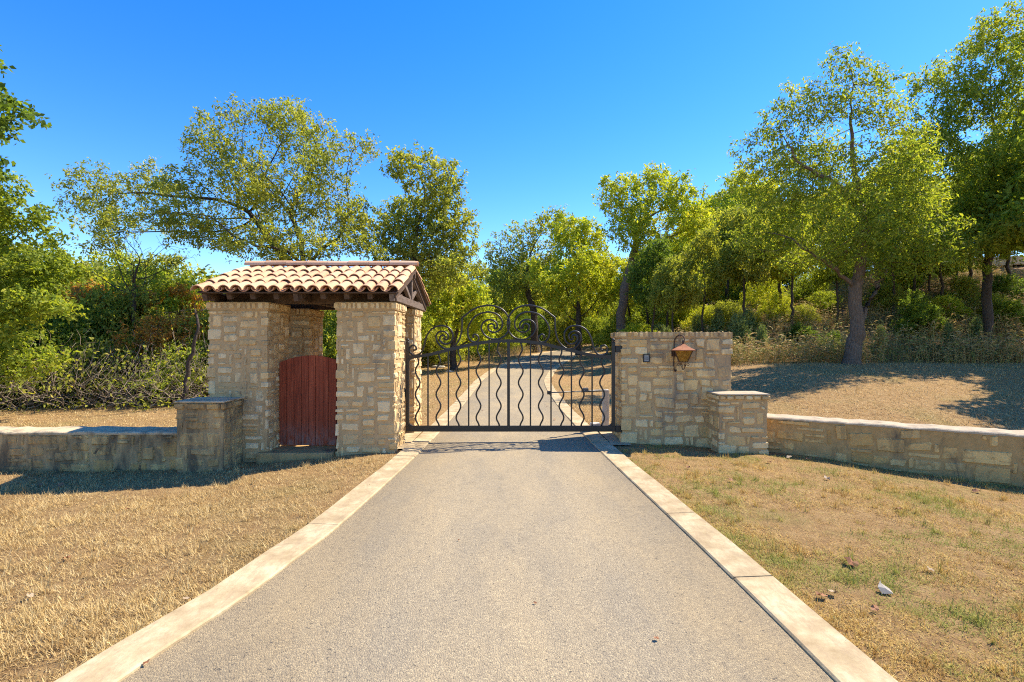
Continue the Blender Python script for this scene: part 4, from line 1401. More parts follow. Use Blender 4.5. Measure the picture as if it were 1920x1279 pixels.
hero_tree('oak_tree', 2, 775, 25, [(762, 325, 42, 45), (815, 350, 52, 55), (765, 410, 85, 58), (850, 425, 55, 50), (730, 470, 70, 55), (815, 490, 85, 50), (760, 530, 80, 40), (860, 500, 50, 40)],
          [(772, 560), (775, 480)], M_LEAF_O, M_BARK_D, 0.32, 'rounded green oak right of the large one above the roof gable', n_attr=1700, step=0.35, kill=0.6, per=11, L=0.18, W=0.085)
hero_tree('elm_tree', 3, 850, 30, [(860, 540, 65, 45), (910, 560, 45, 50), (820, 590, 50, 40), (880, 610, 70, 40)],
          [(850, 640)], M_LEAF_Y, M_BARK_D, 0.22, 'low yellow green tree between gatehouse and gate scrolls', n_attr=700, per=12, L=0.2, W=0.1)
hero_tree('elm_tree', 4, 1005, 44, [(950, 480, 45, 38), (1000, 470, 50, 55), (1040, 440, 40, 45), (975, 540, 60, 40), (1030, 540, 50, 45)],
          [(1000, 580), (985, 530)], M_LEAF_O, M_BARK_D, 0.36, 'open crowned dark limbed tree above the gate centre', n_attr=650, step=0.5, kill=0.9, per=11, spread=0.5, L=0.24, W=0.12)
hero_tree('elm_tree', 5, 1085, 40, [(1045, 430, 40, 38), (1090, 460, 60, 50), (1060, 510, 65, 45), (1130, 520, 45, 45), (1090, 560, 60, 40)],
          [(1085, 600)], M_LEAF_Y, M_BARK_D, 0.28, 'bright yellow green tree right of the gate centre beyond the drive', n_attr=700, step=0.45, kill=0.8, per=13, spread=0.45, L=0.24, W=0.12)
hero_tree('elm_tree', 6, 1165, 36, [(1215, 340, 48, 32), (1160, 375, 42, 42), (1275, 365, 42, 36), (1235, 410, 80, 45), (1300, 430, 45, 50), (1180, 440, 50, 35), (1260, 480, 60, 40)],
          [(1165, 590), (1172, 540), (1188, 480), (1196, 430)], M_LEAF_Y, M_BARK, 0.40, 'tall leaning tree with thick bare trunk left of the gate pillar', n_attr=900, step=0.42, kill=0.75, per=11, spread=0.42, L=0.22, W=0.11)
hero_tree('pecan_tree', 7, 1597, 20, [(1600, 115, 52, 45), (1660, 135, 36, 44), (1515, 175, 52, 36), (1475, 225, 50, 45), (1570, 200, 65, 45), (1640, 220, 58, 60), (1440, 290, 66, 50), (1540, 290, 80, 48), (1640, 320, 90, 60), (1410, 360, 55, 48), (1510, 380, 95, 50), (1600, 420, 120, 50), (1730, 390, 80, 70), (1700, 290, 60, 55), (1440, 430, 70, 45), (1790, 440, 60, 50), (1530, 470, 80, 35), (1700, 480, 70, 40), (1750, 470, 45, 40), (1600, 470, 60, 25)],
          [(1600, 650), (1607, 605)], M_LEAF, M_BARK, 0.30, 'tall pecan with forked brown trunk on the right lawn',
          limbs=[[(1607, 605), (1606, 540), (1612, 500), (1622, 400), (1600, 320), (1595, 220), (1600, 150)], [(1604, 622), (1618, 590, 0.05), (1640, 550, 0.2), (1668, 490, 0.5), (1700, 420, 0.8), (1735, 380, 1.0)], [(1622, 400), (1560, 340, -0.6), (1500, 310, -1), (1470, 260, -1)], [(1606, 540), (1560, 500, -0.6), (1500, 462, -1.0)]],
          n_attr=3000, step=0.28, kill=0.5, per=6, spread=0.30, L=0.16, W=0.06, rmax=0.018, droop=0.8)
hero_tree('pecan_tree', 8, 1850, 24, [(1870, 85, 62, 50), (1800, 130, 50, 45), (1910, 150, 60, 60), (1770, 200, 55, 50), (1850, 220, 75, 60), (1790, 290, 75, 50), (1890, 320, 70, 60), (1960, 230, 80, 100), (1990, 380, 90, 90), (1830, 370, 80, 50), (1900, 420, 80, 40), (1740, 250, 60, 60), (1750, 340, 70, 60), (1840, 450, 90, 36), (1720, 420, 50, 40), (1730, 160, 30, 30), (1880, 30, 40, 22)],
          [(1850, 560), (1852, 470), (1850, 400)], M_LEAF, M_BARK_D, 0.21, 'tallest leafy tree filling the upper right corner', n_attr=3400, step=0.36, kill=0.65, per=11, spread=0.38, L=0.19, W=0.075, droop=0.7)
hero_tree('elm_tree', 9, -60, 14.5, [(20, 430, 75, 50), (75, 430, 45, 35), (60, 500, 80, 50), (-60, 400, 80, 90), (20, 590, 90, 55), (95, 560, 50, 40), (-90, 540, 90, 90), (40, 660, 70, 45), (15, 335, 28, 35)],
          [(-60, 640), (-50, 520)], M_LEAF, M_BARK_D, 0.22, 'leafy green tree at the left edge of the lawn', n_attr=1300, step=0.26, kill=0.5, per=12, spread=0.27, L=0.14, W=0.07)
hero_tree('sycamore_tree', 10, -330, 11, [(40, 215, 55, 22), (-10, 190, 50, 40), (0, 250, 40, 18), (-120, 190, 110, 80), (-250, 150, 140, 110), (-10, 320, 35, 30), (-80, 330, 70, 40), (85, 235, 25, 10), (5, 120, 14, 22), (-380, 200, 140, 140)],
          [(-330, 600), (-320, 400), (-300, 260)], M_LEAF_D, M_BARK_D, 0.24, 'overhanging branch of dark leaves at the top left edge', n_attr=900, step=0.26, kill=0.42, per=5, spread=0.20, L=0.13, W=0.09, rmax=0.016)
hero_tree('bare_tree', 11, 255, 20.5, [(235, 500, 50, 30), (285, 495, 60, 36), (200, 480, 50, 30), (330, 490, 40, 30), (260, 450, 60, 30), (180, 520, 30, 20), (235, 540, 40, 20)],
          [(256, 640), (252, 590)], None, M_BARK_D, 0.13, 'small bare forked tree above the left thicket', n_attr=700, step=0.25, kill=0.4, tip=0.009)
hero_tree('dead_sapling', 12, 345, 16.5, [(330, 585, 30, 14), (385, 580, 24, 16), (372, 560, 14, 14)],
          [(352, 690), (366, 640), (373, 600)], None, M_BARK_D, 0.085, 'thin dark leaning bare trunk left of the gatehouse', n_attr=40, step=0.2, kill=0.3, tip=0.01)

# prototypes for the woods
def proto_tree(name, seed, h, mat, blobs, trunk, tr, n_attr, per, L, W, spread, step=0.4, kill=0.75, roots=None, bark=M_BARK_D, rmax=0.022, tip=0.009, droop=0.4, keep=1.0):
    pts, par = grow(seed, roots if roots else [[np.zeros(3)] + [np.array(t, dtype=float) for t in trunk]], [(np.array(c, dtype=float), r) for c, r in blobs], n_attr, step, kill)
    bmesh_, R = branch_mesh('trunk', pts, par, tr, bark, tip=tip)
    root = empty(name)
    link(bpy.data.objects.new('trunk', bmesh_), root)
    if mat is not None: link(bpy.data.objects.new('crown', leaf_mesh('crown', seed + 1, pts, R, mat, per, spread, L, W, rmax, droop, keep)), root)
    return root
WA = proto_tree('woodland_tree', 21, 8, M_LEAF, [((0, 0, 6.6), (1.7, 1.7, 1.3)), ((1.3, 0.3, 5.4), (1.5, 1.4, 1.0)), ((-1.4, -0.4, 5.2), (1.5, 1.4, 1.1)), ((0.2, 1.2, 5.0), (1.4, 1.3, 1.0)), ((0, -1.2, 4.5), (1.5, 1.2, 0.8))], [(0.1, 0, 2.0), (0.0, 0.1, 3.6)], 0.12, 1300, 9, 0.26, 0.12, 0.42)
WB = proto_tree('woodland_tree', 22, 9, M_LEAF_Y, [((0.4, 0, 7.4), (1.4, 1.4, 1.4)), ((-0.9, 0.5, 6.2), (1.4, 1.4, 1.2)), ((1.4, -0.3, 5.7), (1.3, 1.3, 1.0)), ((-1.2, -0.8, 4.6), (1.2, 1.2, 0.8)), ((0.4, 1.2, 4.4), (1.3, 1.1, 0.8))], [(-0.1, 0, 2.2), (0.25, 0, 4.2)], 0.13, 1300, 9, 0.26, 0.12, 0.42)
WC = proto_tree('woodland_tree', 23, 6, M_LEAF_O, [((0, 0, 4.6), (1.8, 1.8, 1.1)), ((1.4, 0.6, 3.8), (1.2, 1.2, 0.8)), ((-1.3, 0.2, 3.6), (1.3, 1.3, 0.9)), ((0, -1.2, 3.2), (1.2, 1.0, 0.7))], [(0.15, 0.1, 1.4), (0, 0, 2.6)], 0.10, 1200, 9, 0.24, 0.12, 0.38)
def multi_root(seed, n, spread, h):
    g = random.Random(seed); out = []
    for k in range(n):
        a = g.uniform(0, 6.28); r0 = g.uniform(0.05, spread * 0.5); r1 = r0 + g.uniform(0.2, 0.7) * spread
        out.append([np.array([math.cos(a) * r0, math.sin(a) * r0, 0.0]), np.array([math.cos(a) * (r0 + r1) / 2, math.sin(a) * (r0 + r1) / 2, h * 0.25]), np.array([math.cos(a) * r1, math.sin(a) * r1, h * 0.5])])
    return out
BA = proto_tree('bush', 31, 3, M_LEAF, [((0, 0, 1.9), (1.7, 1.5, 1.1)), ((1.2, 0, 1.2), (1.1, 1.1, 0.9)), ((-1.2, 0.2, 1.3), (1.1, 1.1, 0.9)), ((0, -0.9, 0.9), (1.3, 0.8, 0.7))], None, 0.045, 620, 10, 0.13, 0.06, 0.28, step=0.24, kill=0.42, roots=multi_root(1, 6, 1.2, 2.4), rmax=0.014, tip=0.006)
BB = proto_tree('bush', 32, 3, M_LEAF_O, [((0, 0, 1.7), (1.5, 1.4, 1.2)), ((1.0, -0.4, 1.0), (1.1, 1.0, 0.8)), ((-1.1, 0, 1.0), (1.1, 1.0, 0.8))], None, 0.04, 560, 9, 0.12, 0.055, 0.26, step=0.22, kill=0.40, roots=multi_root(2, 8, 1.3, 2.2), rmax=0.014, tip=0.006)
BC = proto_tree('brush', 33, 2, M_LEAF_O, [((0, 0, 1.1), (1.7, 1.2, 0.9)), ((1.0, 0, 0.7), (1.2, 0.8, 0.6)), ((-1.1, 0, 0.7), (1.2, 0.8, 0.6))], None, 0.028, 1300, 2, 0.10, 0.05, 0.22, step=0.2, kill=0.34, roots=multi_root(3, 9, 1.4, 1.5), bark=M_TWIG, rmax=0.012, tip=0.0055, keep=0.12)
JU = proto_tree('juniper_bush', 34, 2, M_LEAF_D, [((0.1, 0, 1.5), (0.45, 0.45, 0.75)), ((0.7, -0.2, 0.9), (0.6, 0.6, 0.6)), ((-0.6, 0, 1.0), (0.55, 0.6, 0.75)), ((-1.1, 0.1, 0.5), (0.5, 0.5, 0.4)), ((1.3, 0, 0.45), (0.5, 0.5, 0.35))], None, 0.035, 520, 20, 0.10, 0.03, 0.18, step=0.18, kill=0.3, roots=multi_root(4, 7, 1.0, 1.4), rmax=0.012, tip=0.006, droop=-0.4)
SG = proto_tree('sage_shrub', 35, 1, M_LEAF_S, [((0, 0, 0.8), (0.4, 0.4, 0.55)), ((0.15, 0.1, 0.5), (0.4, 0.4, 0.35))], None, 0.015, 200, 14, 0.09, 0.025, 0.13, step=0.13, kill=0.2, roots=multi_root(5, 6, 0.35, 0.9), rmax=0.012, tip=0.005, droop=-0.8)

used = set()
def place(src, x, y, rz, sc, label, group, mat=None, cat='tree', dz=0.0, name=None):
    z = hz(x, y) - 0.05 + dz
    if src.name not in used:
        used.add(src.name)
        src.location = (x, y, z); src.rotation_euler = (0, 0, rz)
        src.scale = (sc[0], sc[0], sc[1]) if isinstance(sc, tuple) else (sc, sc, sc)
        tag(src, label, cat, group)
        if mat is not None:
            for ch in src.children:
                if ch.name.startswith('crown'):
                    ch.material_slots[0].link = 'OBJECT'; ch.material_slots[0].material = mat
        return src
    return copy_tree(src, (x, y, z), rz, sc, label, group, mat, name, cat)

PX = lambda px, D: (px - 960) * D / 960
# wooded hillside
wr = random.Random(77)
COLN = {M_LEAF.name: 'green', M_LEAF_Y.name: 'yellow green', M_LEAF_O.name: 'olive', M_LEAF_D.name: 'dark green', M_LEAF_S.name: 'grey green', M_LEAF_A.name: 'russet'}
def hill_lab(px, D, mat, k):
    where = 'above the gate pillar' if px < 1340 else ('left of the pecan' if px < 1560 else ('behind the pecan crown' if px < 1760 else 'near the right edge'))
    return '%s %s tree %s of the hillside %s' % (('slim', 'tall', 'low spreading')[k], COLN[mat.name], 'in front' if D < 42 else ('midway' if D < 54 else 'in back'), where)
def back_lab(px, D, mat, k):
    where = 'left of the gatehouse' if px < 390 else ('behind the gatehouse' if px < 790 else ('behind the gate, left half' if px < 955 else 'behind the gate, right half'))
    return '%s %s background tree %s %s' % (('slim', 'tall', 'low spreading')[k], COLN[mat.name], 'at the wood edge' if D < 40 else 'deep in the wood', where)
spots = []
for (px, D, k, s) in [(1215, 40, 0, 0.9), (1255, 37, 2, 1.0), (1290, 41, 1, 1.0), (1365, 42, 1, 1.15), (1440, 43, 1, 1.1), (1462, 31, 0, 0.95), (1580, 43, 0, 1.1), (1640, 37, 2, 1.1), (1690, 44, 1, 1.1), (1740, 39, 0, 1.0), (1790, 33, 2, 0.7), (1835, 50, 1, 1.1), (1890, 52, 0, 1.2), (1960, 47, 1, 1.1), (1180, 52, 1, 1.1), (1230, 55, 0, 1.2), (1300, 56, 2, 1.5), (1345, 57, 1, 1.45), (1385, 55, 0, 1.5), (1450, 60, 0, 1.5), (1540, 58, 1, 1.2), (1640, 60, 0, 1.2), (1740, 60, 2, 1.3), (1840, 62, 1, 1.2), (1940, 60, 0, 1.2), (1330, 47, 0, 1.25), (1400, 48, 1, 1.3), (1420, 50, 2, 1.5), (1510, 49, 0, 1.1), (1605, 51, 1, 1.1), (1700, 52, 0, 1.1), (1800, 56, 0, 1.1), (1985, 38, 0, 1.0), (1660, 31, 2, 0.8), (1745, 30, 2, 0.7), (1810, 46, 0, 0.9), (1945, 33, 2, 0.9), (1700, 35, 0, 0.9)]:
    src = (WA, WB, WC)[k]
    mat = wr.choice([M_LEAF, M_LEAF_Y, M_LEAF_O, M_LEAF, M_LEAF_Y])
    place(src, PX(px, D), D, wr.uniform(0, 6.28), (s * wr.uniform(0.9, 1.1), s * wr.uniform(0.85, 1.1)), hill_lab(px, D, mat, k), 'trees of the wooded hillside', mat)
for (x, y, s) in [(23.0, 20.0, 1.3), (26.5, 22.5, 1.7), (18.9, 15.4, 1.0)]:
    place(WA, x, y, wr.uniform(0, 6.28), s, 'leafy green tree reaching in at the right edge above the lawn', 'trees reaching in at the right edge', M_LEAF)
for (px, D, k, s) in [(1225, 30, 1, 0.72), (1262, 28, 0, 0.62), (1318, 29, 1, 0.7), (1395, 28.5, 1, 0.75), (1485, 27.5, 1, 0.72), (1570, 27, 1, 0.6), (1675, 28, 1, 0.7), (1715, 30, 0, 0.7), (1765, 28, 1, 0.7), (1820, 30, 1, 0.95), (1855, 33, 0, 1.0), (1890, 31, 1, 1.0), (1930, 28, 0, 0.9)]:
    mat = wr.choice([M_LEAF, M_LEAF_Y, M_LEAF_O, M_LEAF_D])
    place((WA, WB)[k], PX(px, D), D, wr.uniform(0, 6.28), (s * 0.85, s * 1.1), 'thin trunked %s sapling %s' % (COLN[mat.name], 'behind the gate pillar' if px < 1340 else 'on the open bank left of the pecan' if px < 1600 else 'on the bank just right of the pecan' if px < 1790 else 'below the upper road at right'), 'slim saplings on the bank', mat)
# woods behind the drive and left of it
for (px, D, k, s) in [(1120, 58, 0, 1.2), (1060, 60, 1, 1.1), (1000, 58, 0, 1.1), (940, 52, 1, 1.0), (905, 46, 2, 1.1), (860, 41, 0, 0.75), (815, 36, 2, 0.9), (760, 33, 0, 0.7), (700, 32, 2, 0.8), (640, 30, 0, 0.65), (600, 27, 2, 0.8), (545, 30, 1, 0.65), (480, 27, 2, 0.8), (420, 29, 0, 0.75), (360, 26, 2, 1.05), (300, 30, 1, 0.8), (220, 31, 0, 0.85), (165, 27, 2, 1.1), (110, 26, 2, 1.15), (60, 27, 0, 0.85), (-30, 26, 1, 0.8), (980, 70, 0, 1.2), (900, 66, 1, 1.2), (1040, 80, 0, 1.2), (830, 56, 0, 1.0), (750, 50, 1, 0.9), (660, 46, 0, 0.85), (560, 45, 1, 0.85), (450, 46, 0, 0.85), (1090, 50, 2, 1.1)]:
    src = (WA, WB, WC)[k]
    mat = wr.choice([M_LEAF, M_LEAF_Y, M_LEAF_O, M_LEAF_O])
    place(src, PX(px, D), D, wr.uniform(0, 6.28), s * wr.uniform(0.9, 1.1), back_lab(px, D, mat, k), 'trees of the background wood', mat)
# autumn coloured trees over the thicket
for (px, D, s, lab) in [(130, 22.5, 0.75, 'russet tree at the left end of the thicket'), (205, 22, 0.72, 'orange brown autumn tree above the left thicket'), (315, 22.5, 0.72, 'small yellow brown autumn tree left of the gatehouse roof')]:
    place(WC, PX(px, D), D, wr.uniform(0, 6), (s * 1.1, s * 1.15), lab, None, M_LEAF_A)

# left thicket
for (px, D, k, s, m) in [(-40, 17.5, 0, 1.1, M_LEAF_D), (40, 19, 0, 1.25, M_LEAF), (110, 20, 1, 1.2, M_LEAF_Y), (165, 19.4, 1, 1.0, M_LEAF), (225, 20.5, 0, 1.2, M_LEAF_O), (270, 19.6, 1, 1.0, M_LEAF_O), (320, 20, 1, 1.1, M_LEAF_A), (375, 19.2, 1, 1.0, M_LEAF), (420, 20, 1, 1.1, M_LEAF_O), (10, 22, 1, 1.5, M_LEAF), (100, 23, 0, 1.5, M_LEAF_O), (190, 23, 1, 1.45, M_LEAF_O), (290, 23, 0, 1.45, M_LEAF), (390, 23, 1, 1.4, M_LEAF_Y), (-110, 19, 0, 1.4, M_LEAF), (480, 22, 0, 1.2, M_LEAF), (590, 23, 1, 1.1, M_LEAF_Y), (660, 23, 0, 1.0, M_LEAF)]:
    place((BA, BB)[k], PX(px, D), D, wr.uniform(0, 6.28), (s * wr.uniform(0.9, 1.1), s * wr.uniform(0.75, 1.35)), '%s bush %s of the left thicket %s' % (COLN[m.name], 'in the front row' if D < 19.5 else ('in the middle' if D < 21.5 else 'in back'), 'by the edge' if px < 60 else ('left of the forked tree' if px < 255 else ('near the gatehouse' if px < 430 else 'seen through the gatehouse'))), 'bushes of the left thicket', m, 'bush')
for (px, D, s) in [(70, 17.2, 1.3), (110, 17.6, 1.6), (150, 17.3, 1.4), (185, 17.8, 1.7), (225, 17.4, 1.3), (265, 17.8, 1.6), (300, 17.4, 1.35), (345, 17.6, 1.4), (385, 17.4, 1.2), (30, 17.0, 1.0), (-10, 17.4, 1.4)]:
    place(BC, PX(px, D), D, wr.uniform(0, 6.28), s, 'bare grey brush tangle at the thicket foot %s' % ('by the left edge' if px < 60 else 'left of the forked tree' if px < 240 else 'near the gatehouse'), 'bare brush tangles at the thicket edge', None, 'brush')
# understory on and below the hill, beside the drive
for (px, D, k, s, m) in [(1195, 33, 0, 0.7, M_LEAF_Y), (1165, 37, 1, 0.9, M_LEAF), (1235, 34, 1, 0.6, M_LEAF_S), (1120, 46, 0, 1.0, M_LEAF), (1060, 52, 1, 1.1, M_LEAF_O), (1000, 50, 0, 1.1, M_LEAF_D), (950, 45, 1, 1.1, M_LEAF), (905, 40, 0, 1.0, M_LEAF_Y), (860, 36, 1, 0.95, M_LEAF), (820, 33, 0, 0.8, M_LEAF_O), (1320, 34, 0, 0.7, M_LEAF_Y), (1430, 36, 1, 0.9, M_LEAF_Y), (1520, 33, 0, 0.75, M_LEAF), (1560, 40, 1, 1.0, M_LEAF_Y), (1760, 36, 1, 0.8, M_LEAF_O), (1880, 30, 0, 0.6, M_LEAF_D), (1370, 44, 0, 1.1, M_LEAF), (1470, 46, 0, 1.1, M_LEAF_D), (1650, 45, 0, 1.1, M_LEAF), (1250, 46, 1, 1.1, M_LEAF_O), (1400, 29, 1, 0.5, M_LEAF_O), (1455, 31, 1, 0.6, M_LEAF_Y), (1505, 28, 1, 0.45, M_LEAF_O), (1545, 30, 0, 0.5, M_LEAF), (1660, 29, 1, 0.6, M_LEAF_O), (1690, 33, 0, 0.7, M_LEAF_Y), (1770, 27, 1, 0.5, M_LEAF_Y), (1800, 30, 1, 0.6, M_LEAF_O), (1850, 27, 1, 0.55, M_LEAF_O), (1900, 26, 0, 0.5, M_LEAF), (1360, 33, 1, 0.7, M_LEAF_O), (1280, 38, 0, 0.9, M_LEAF_Y)] + [(p_, 62 + (i_ % 3) * 5, i_ % 2, 1.7 + 0.25 * (i_ % 3), (M_LEAF, M_LEAF_O, M_LEAF_Y, M_LEAF)[i_ % 4]) for i_, p_ in enumerate(range(830, 1420, 24))] + [(p_, 29 + (i_ % 3) * 3, i_ % 2, 1.35, (M_LEAF_O, M_LEAF, M_LEAF_Y)[i_ % 3]) for i_, p_ in enumerate(range(-20, 800, 48))]:
    place((BA, BB)[k], PX(px, D), D, wr.uniform(0, 6.28), s, '%s %s understory bush %s' % (COLN[m.name], 'far' if D > 58 else 'near', 'left of the gatehouse' if px < 390 else 'behind the gatehouse' if px < 790 else 'behind the left half of the gate' if px < 955 else ('behind the right half of the gate' if px < 1155 else ('above the gate pillar' if px < 1375 else ('on the slope left of the pecan' if px < 1597 else 'on the slope right of the pecan')))), 'understory bushes', m, 'bush')
place(JU, PX(1722, 25), 25, 0.4, 1.05, 'dense dark green juniper bush on the bank right of the pecan', None, None, 'bush')
place(JU, PX(1500, 24.5), 24.5, 2.0, (0.75, 0.55), 'low dark juniper bush on the bank left of the pecan trunk', None, None, 'bush')
place(JU, PX(1560, 23.5), 23.5, 4.0, (0.7, 0.45), 'low dark juniper bush touching the pecan trunk on its left', None, None, 'bush')
for (px, D, s) in [(1385, 25, 1.5), (1400, 26, 1.3), (1345, 29, 1.3), (1310, 31, 1.2), (1215, 30, 1.1), (1430, 24, 0.9), (1780, 23.5, 0.8), (1830, 24, 0.9), (1650, 24, 0.7)]:
    place(SG, PX(px, D), D, wr.uniform(0, 6), (s * 0.75, s * wr.uniform(0.8, 1.2)), 'upright grey green shrub on the dry bank', 'sage shrubs on the bank', None, 'shrub')

# ------------------------------------------------------------------ weeds on the bank (uncountable)
def weeds(name, n, sample, seed, hrange, label, mat=M_WEED, leaves=9):
    g = np.random.default_rng(seed)
    x, y = sample(g, n)
    n = len(x)
    z = height(x, y)
    h = g.uniform(*hrange, n) * g.uniform(0.5, 1.0, n)
    lean = g.normal(size=(n, 2)) * 0.16
    top = np.stack([x + lean[:, 0] * h, y + lean[:, 1] * h, z + h], 1)
    base = np.stack([x, y, z - 0.03], 1)
    a = g.uniform(0, 6.28, n); s = np.stack([np.cos(a), np.sin(a), np.zeros(n)], 1)
    V = [base - s * 0.008, base + s * 0.008, top + s * 0.003, top - s * 0.003]
    Vs = np.stack(V, 1).reshape(-1, 3)
    c = np.repeat(base, leaves, 0) + np.repeat(top - base, leaves, 0) * g.uniform(0.1, 1.0, n * leaves)[:, None]
    m = n * leaves
    d = g.normal(size=(m, 3)); d[:, 2] = np.abs(d[:, 2]) * 0.6; d /= np.linalg.norm(d, axis=1)[:, None]
    sd = np.cross(d, g.normal(size=(m, 3)) + np.array([0, 0, 1.0])); sd /= np.linalg.norm(sd, axis=1)[:, None]
    l = np.repeat(h, leaves)[:, None] * 0.24 * g.uniform(0.5, 1.3, m)[:, None] + 0.03
    w = l * 0.085
    L4 = np.stack([c, c + d * l * 0.5 + sd * w, c + d * l - np.array([0, 0, 1.0]) * l * 0.2, c + d * l * 0.5 - sd * w], 1).reshape(-1, 3)
    V = np.concatenate([Vs, L4])
    o = np_obj(name, V, np.arange(len(V)).reshape(-1, 4), mat)
    tag(o, label, 'weeds', None, 'stuff')
    return o
def bank_sample(g, n):
    x = g.uniform(7.5, 36, n * 4); y = g.uniform(20.5, 44, n * 4)
    d = hill_d(x, y)
    dens = np.where((d > -0.3) & (d < 1.6), 1.0, np.where(d >= 1.6, 0.33, 0))
    dens = dens * (0.35 + 0.9 * (np.sin(x * 0.8 + y * 0.5) * np.sin(y * 0.9 - x * 0.3) > -0.2))
    k = g.random(n * 4) < dens
    return x[k][:n], y[k][:n]
weeds('bank_weeds', 22000, bank_sample, 5, (0.35, 1.25), 'dry and green weeds covering the hillside bank')
def thicket_sample(g, n):
    x = g.uniform(-24, -6.6, n); y = 17.6 + np.abs(g.normal(size=n)) * 1.2
    return x, y
weeds('thicket_weeds', 700, thicket_sample, 6, (0.15, 0.4), 'dry weeds along the foot of the left thicket')
def far_sample(g, n):
    y = g.uniform(30, 55, n * 2); x = road_cx(y) - 2.6 - np.abs(g.normal(size=n * 2)) * 6
    k = (x < road_cx(y) - 2.4) & (y > 33 + np.clip(-x - 6, 0, 8) * 0.2)
    return x[k][:n], y[k][:n]
weeds('far_weeds', 2500, far_sample, 8, (0.3, 0.9), 'green weeds at the wood edge beyond the far lawn')

# ------------------------------------------------------------------ lawn grass (uncountable)
def clump(x, y, g):
    v = 0.45 * vn(x * 1.1, y * 1.1, 1) + 0.33 * vn(x * 3.3, y * 3.3, 2) + 0.22 * vn(x * 9, y * 9, 5)
    return sstep(0.30, 0.68, v)
def grass(name, n, sample, seed, L, W, mat, label, flat=0.55):
    g = np.random.default_rng(seed)
    x, y = sample(g, n)
    n = len(x)
    z = height(x, y)
    a = g.uniform(0, 2 * math.pi, n); el = np.clip(g.normal(flat, 0.35, n), 0.05, 1.45)
    d = np.stack([np.cos(a) * np.cos(el), np.sin(a) * np.cos(el), np.sin(el)], 1)
    s = np.stack([-np.sin(a), np.cos(a), np.zeros(n)], 1)
    l = (L * g.uniform(0.5, 1.4, n) * (0.6 + 0.8 * clump(x * 1.3 + 7, y * 1.3, g)))[:, None]; w = (W * g.uniform(0.7, 1.3, n))[:, None] * 0.5
    b = np.stack([x, y, z - 0.004 + g.uniform(0, 0.012, n)], 1)
    V = np.stack([b - s * w, b + s * w, b + d * l], 1).reshape(-1, 3)
    o = np_obj(name, V, np.arange(n * 3).reshape(-1, 3), mat)
    tag(o, label, 'grass', None, 'stuff')
    return o
yl = [p.y for p in RL]; xl = [p.x for p in RL]; yr = [p.y for p in RR]; xr = [p.x for p in RR]
def left_near(g, n):
    t = g.random(n) ** 1.7
    y = 1.6 + t * 7.2; x = np.interp(y, yl, xl) - 0.305 - g.random(n) * (y * 1.05 + 0.2)
    ok = ~((y > LPY0 - 0.02) & (x > LPX0) & (x < LPX1)) & ~((y > LWY0 - 0.02) & (x < LPX0)) & ~((y > 8.54) & (x > -4.6))
    ok &= g.random(n) < 0.22 + 0.8 * clump(x, y, g)
    return x[ok], y[ok]
def right_near(g, n):
    t = g.random(n) ** 1.6
    y = 1.6 + t * 8.0; x = np.interp(y, yr, xr) + 0.305 + g.random(n) * (y * 1.05 + 0.5)
    sd = (x - rw_a.x) * rw_n.x + (y - rw_a.y) * rw_n.y
    ok = (sd > 0.02) & (y < 9.5) & ~((y > RPY0 - 0.02) & (x > RPX0 - 0.02))
    ok &= ~((x < 2.4) & (y > 8.95))
    bare = np.exp(-(((x - 3.0) / 0.55) ** 2 + ((y - 5.4) / 1.6) ** 2)) + 0.6 * np.exp(-(((x - 4.2) / 0.7) ** 2 + ((y - 4.0) / 0.7) ** 2))
    ok &= g.random(n) < (0.18 + 0.85 * clump(x, y, g)) * (1 - 0.8 * np.clip(bare, 0, 1))
    return x[ok], y[ok]
grass('left_lawn_grass', 340000, left_near, 1, 0.046, 0.0048, M_BLADE_L, 'short straw coloured dry grass left of the drive')
grass('right_lawn_grass', 350000, right_near, 2, 0.045, 0.0048, M_BLADE_R, 'patchy yellow and green dry grass right of the drive')
def tuft_sample(xy_sampler, per):
    def f(g, n):
        cx, cy = xy_sampler(g, n // per)
        x = np.repeat(cx, per) + g.normal(size=len(cx) * per) * 0.022; y = np.repeat(cy, per) + g.normal(size=len(cx) * per) * 0.022
        k = (x < np.interp(y, yl, xl) - 0.30) | (x > np.interp(y, yr, xr) + 0.30)
        return x[k], y[k]
    return f
grass('left_grass_tufts', 26000, tuft_sample(left_near, 26), 21, 0.085, 0.0055, M_BLADE_L, 'longer straw tufts standing in the left lawn', flat=0.95)
grass('right_grass_tufts', 30000, tuft_sample(right_near, 26), 22, 0.08, 0.0055, M_BLADE_R, 'longer grass tufts standing in the right lawn', flat=0.95)
def left_back(g, n):
    y = 8.9 + g.random(n) ** 1.3 * 9.5; x = -2.1 - g.random(n) * (y * 1.05)
    ok = ~((x > HX0 - 0.05) & (x < HX3 + 0.05) & (y < HY3 + 0.05)) & (x < np.interp(y, yl, xl) - 0.33)
    return x[ok], y[ok]
def right_back(g, n):
    y = 9.0 + g.random(n) ** 1.2 * 13; x = 1.7 + g.random(n) * (y * 1.05)
    sd = (x - rw_a.x) * rw_n.x + (y - rw_a.y) * rw_n.y
    ok = ((sd < -0.5) | (x < 4.4)) & ~((x < GPX1 + 0.1) & (y < GPY1 + 0.1)) & (x > np.interp(y, yr, xr) + 0.33) & (hill_d(x, y) < 0.6) & ~((x < 4.55) & (y < 9.6))
    return x[ok], y[ok]
def far_lawn(g, n):
    y = 18 + g.random(n) * 17; x = np.interp(y, yl, xl) - 0.35 - g.random(n) * 9
    return x, y
grass('left_back_grass', 50000, left_back, 3, 0.07, 0.012, M_BLADE_L, 'dry mown lawn between the left wall and the thicket')
grass('right_back_grass', 70000, right_back, 4, 0.07, 0.012, M_BLADE_L, 'dry shaded lawn between the right wall and the bank')
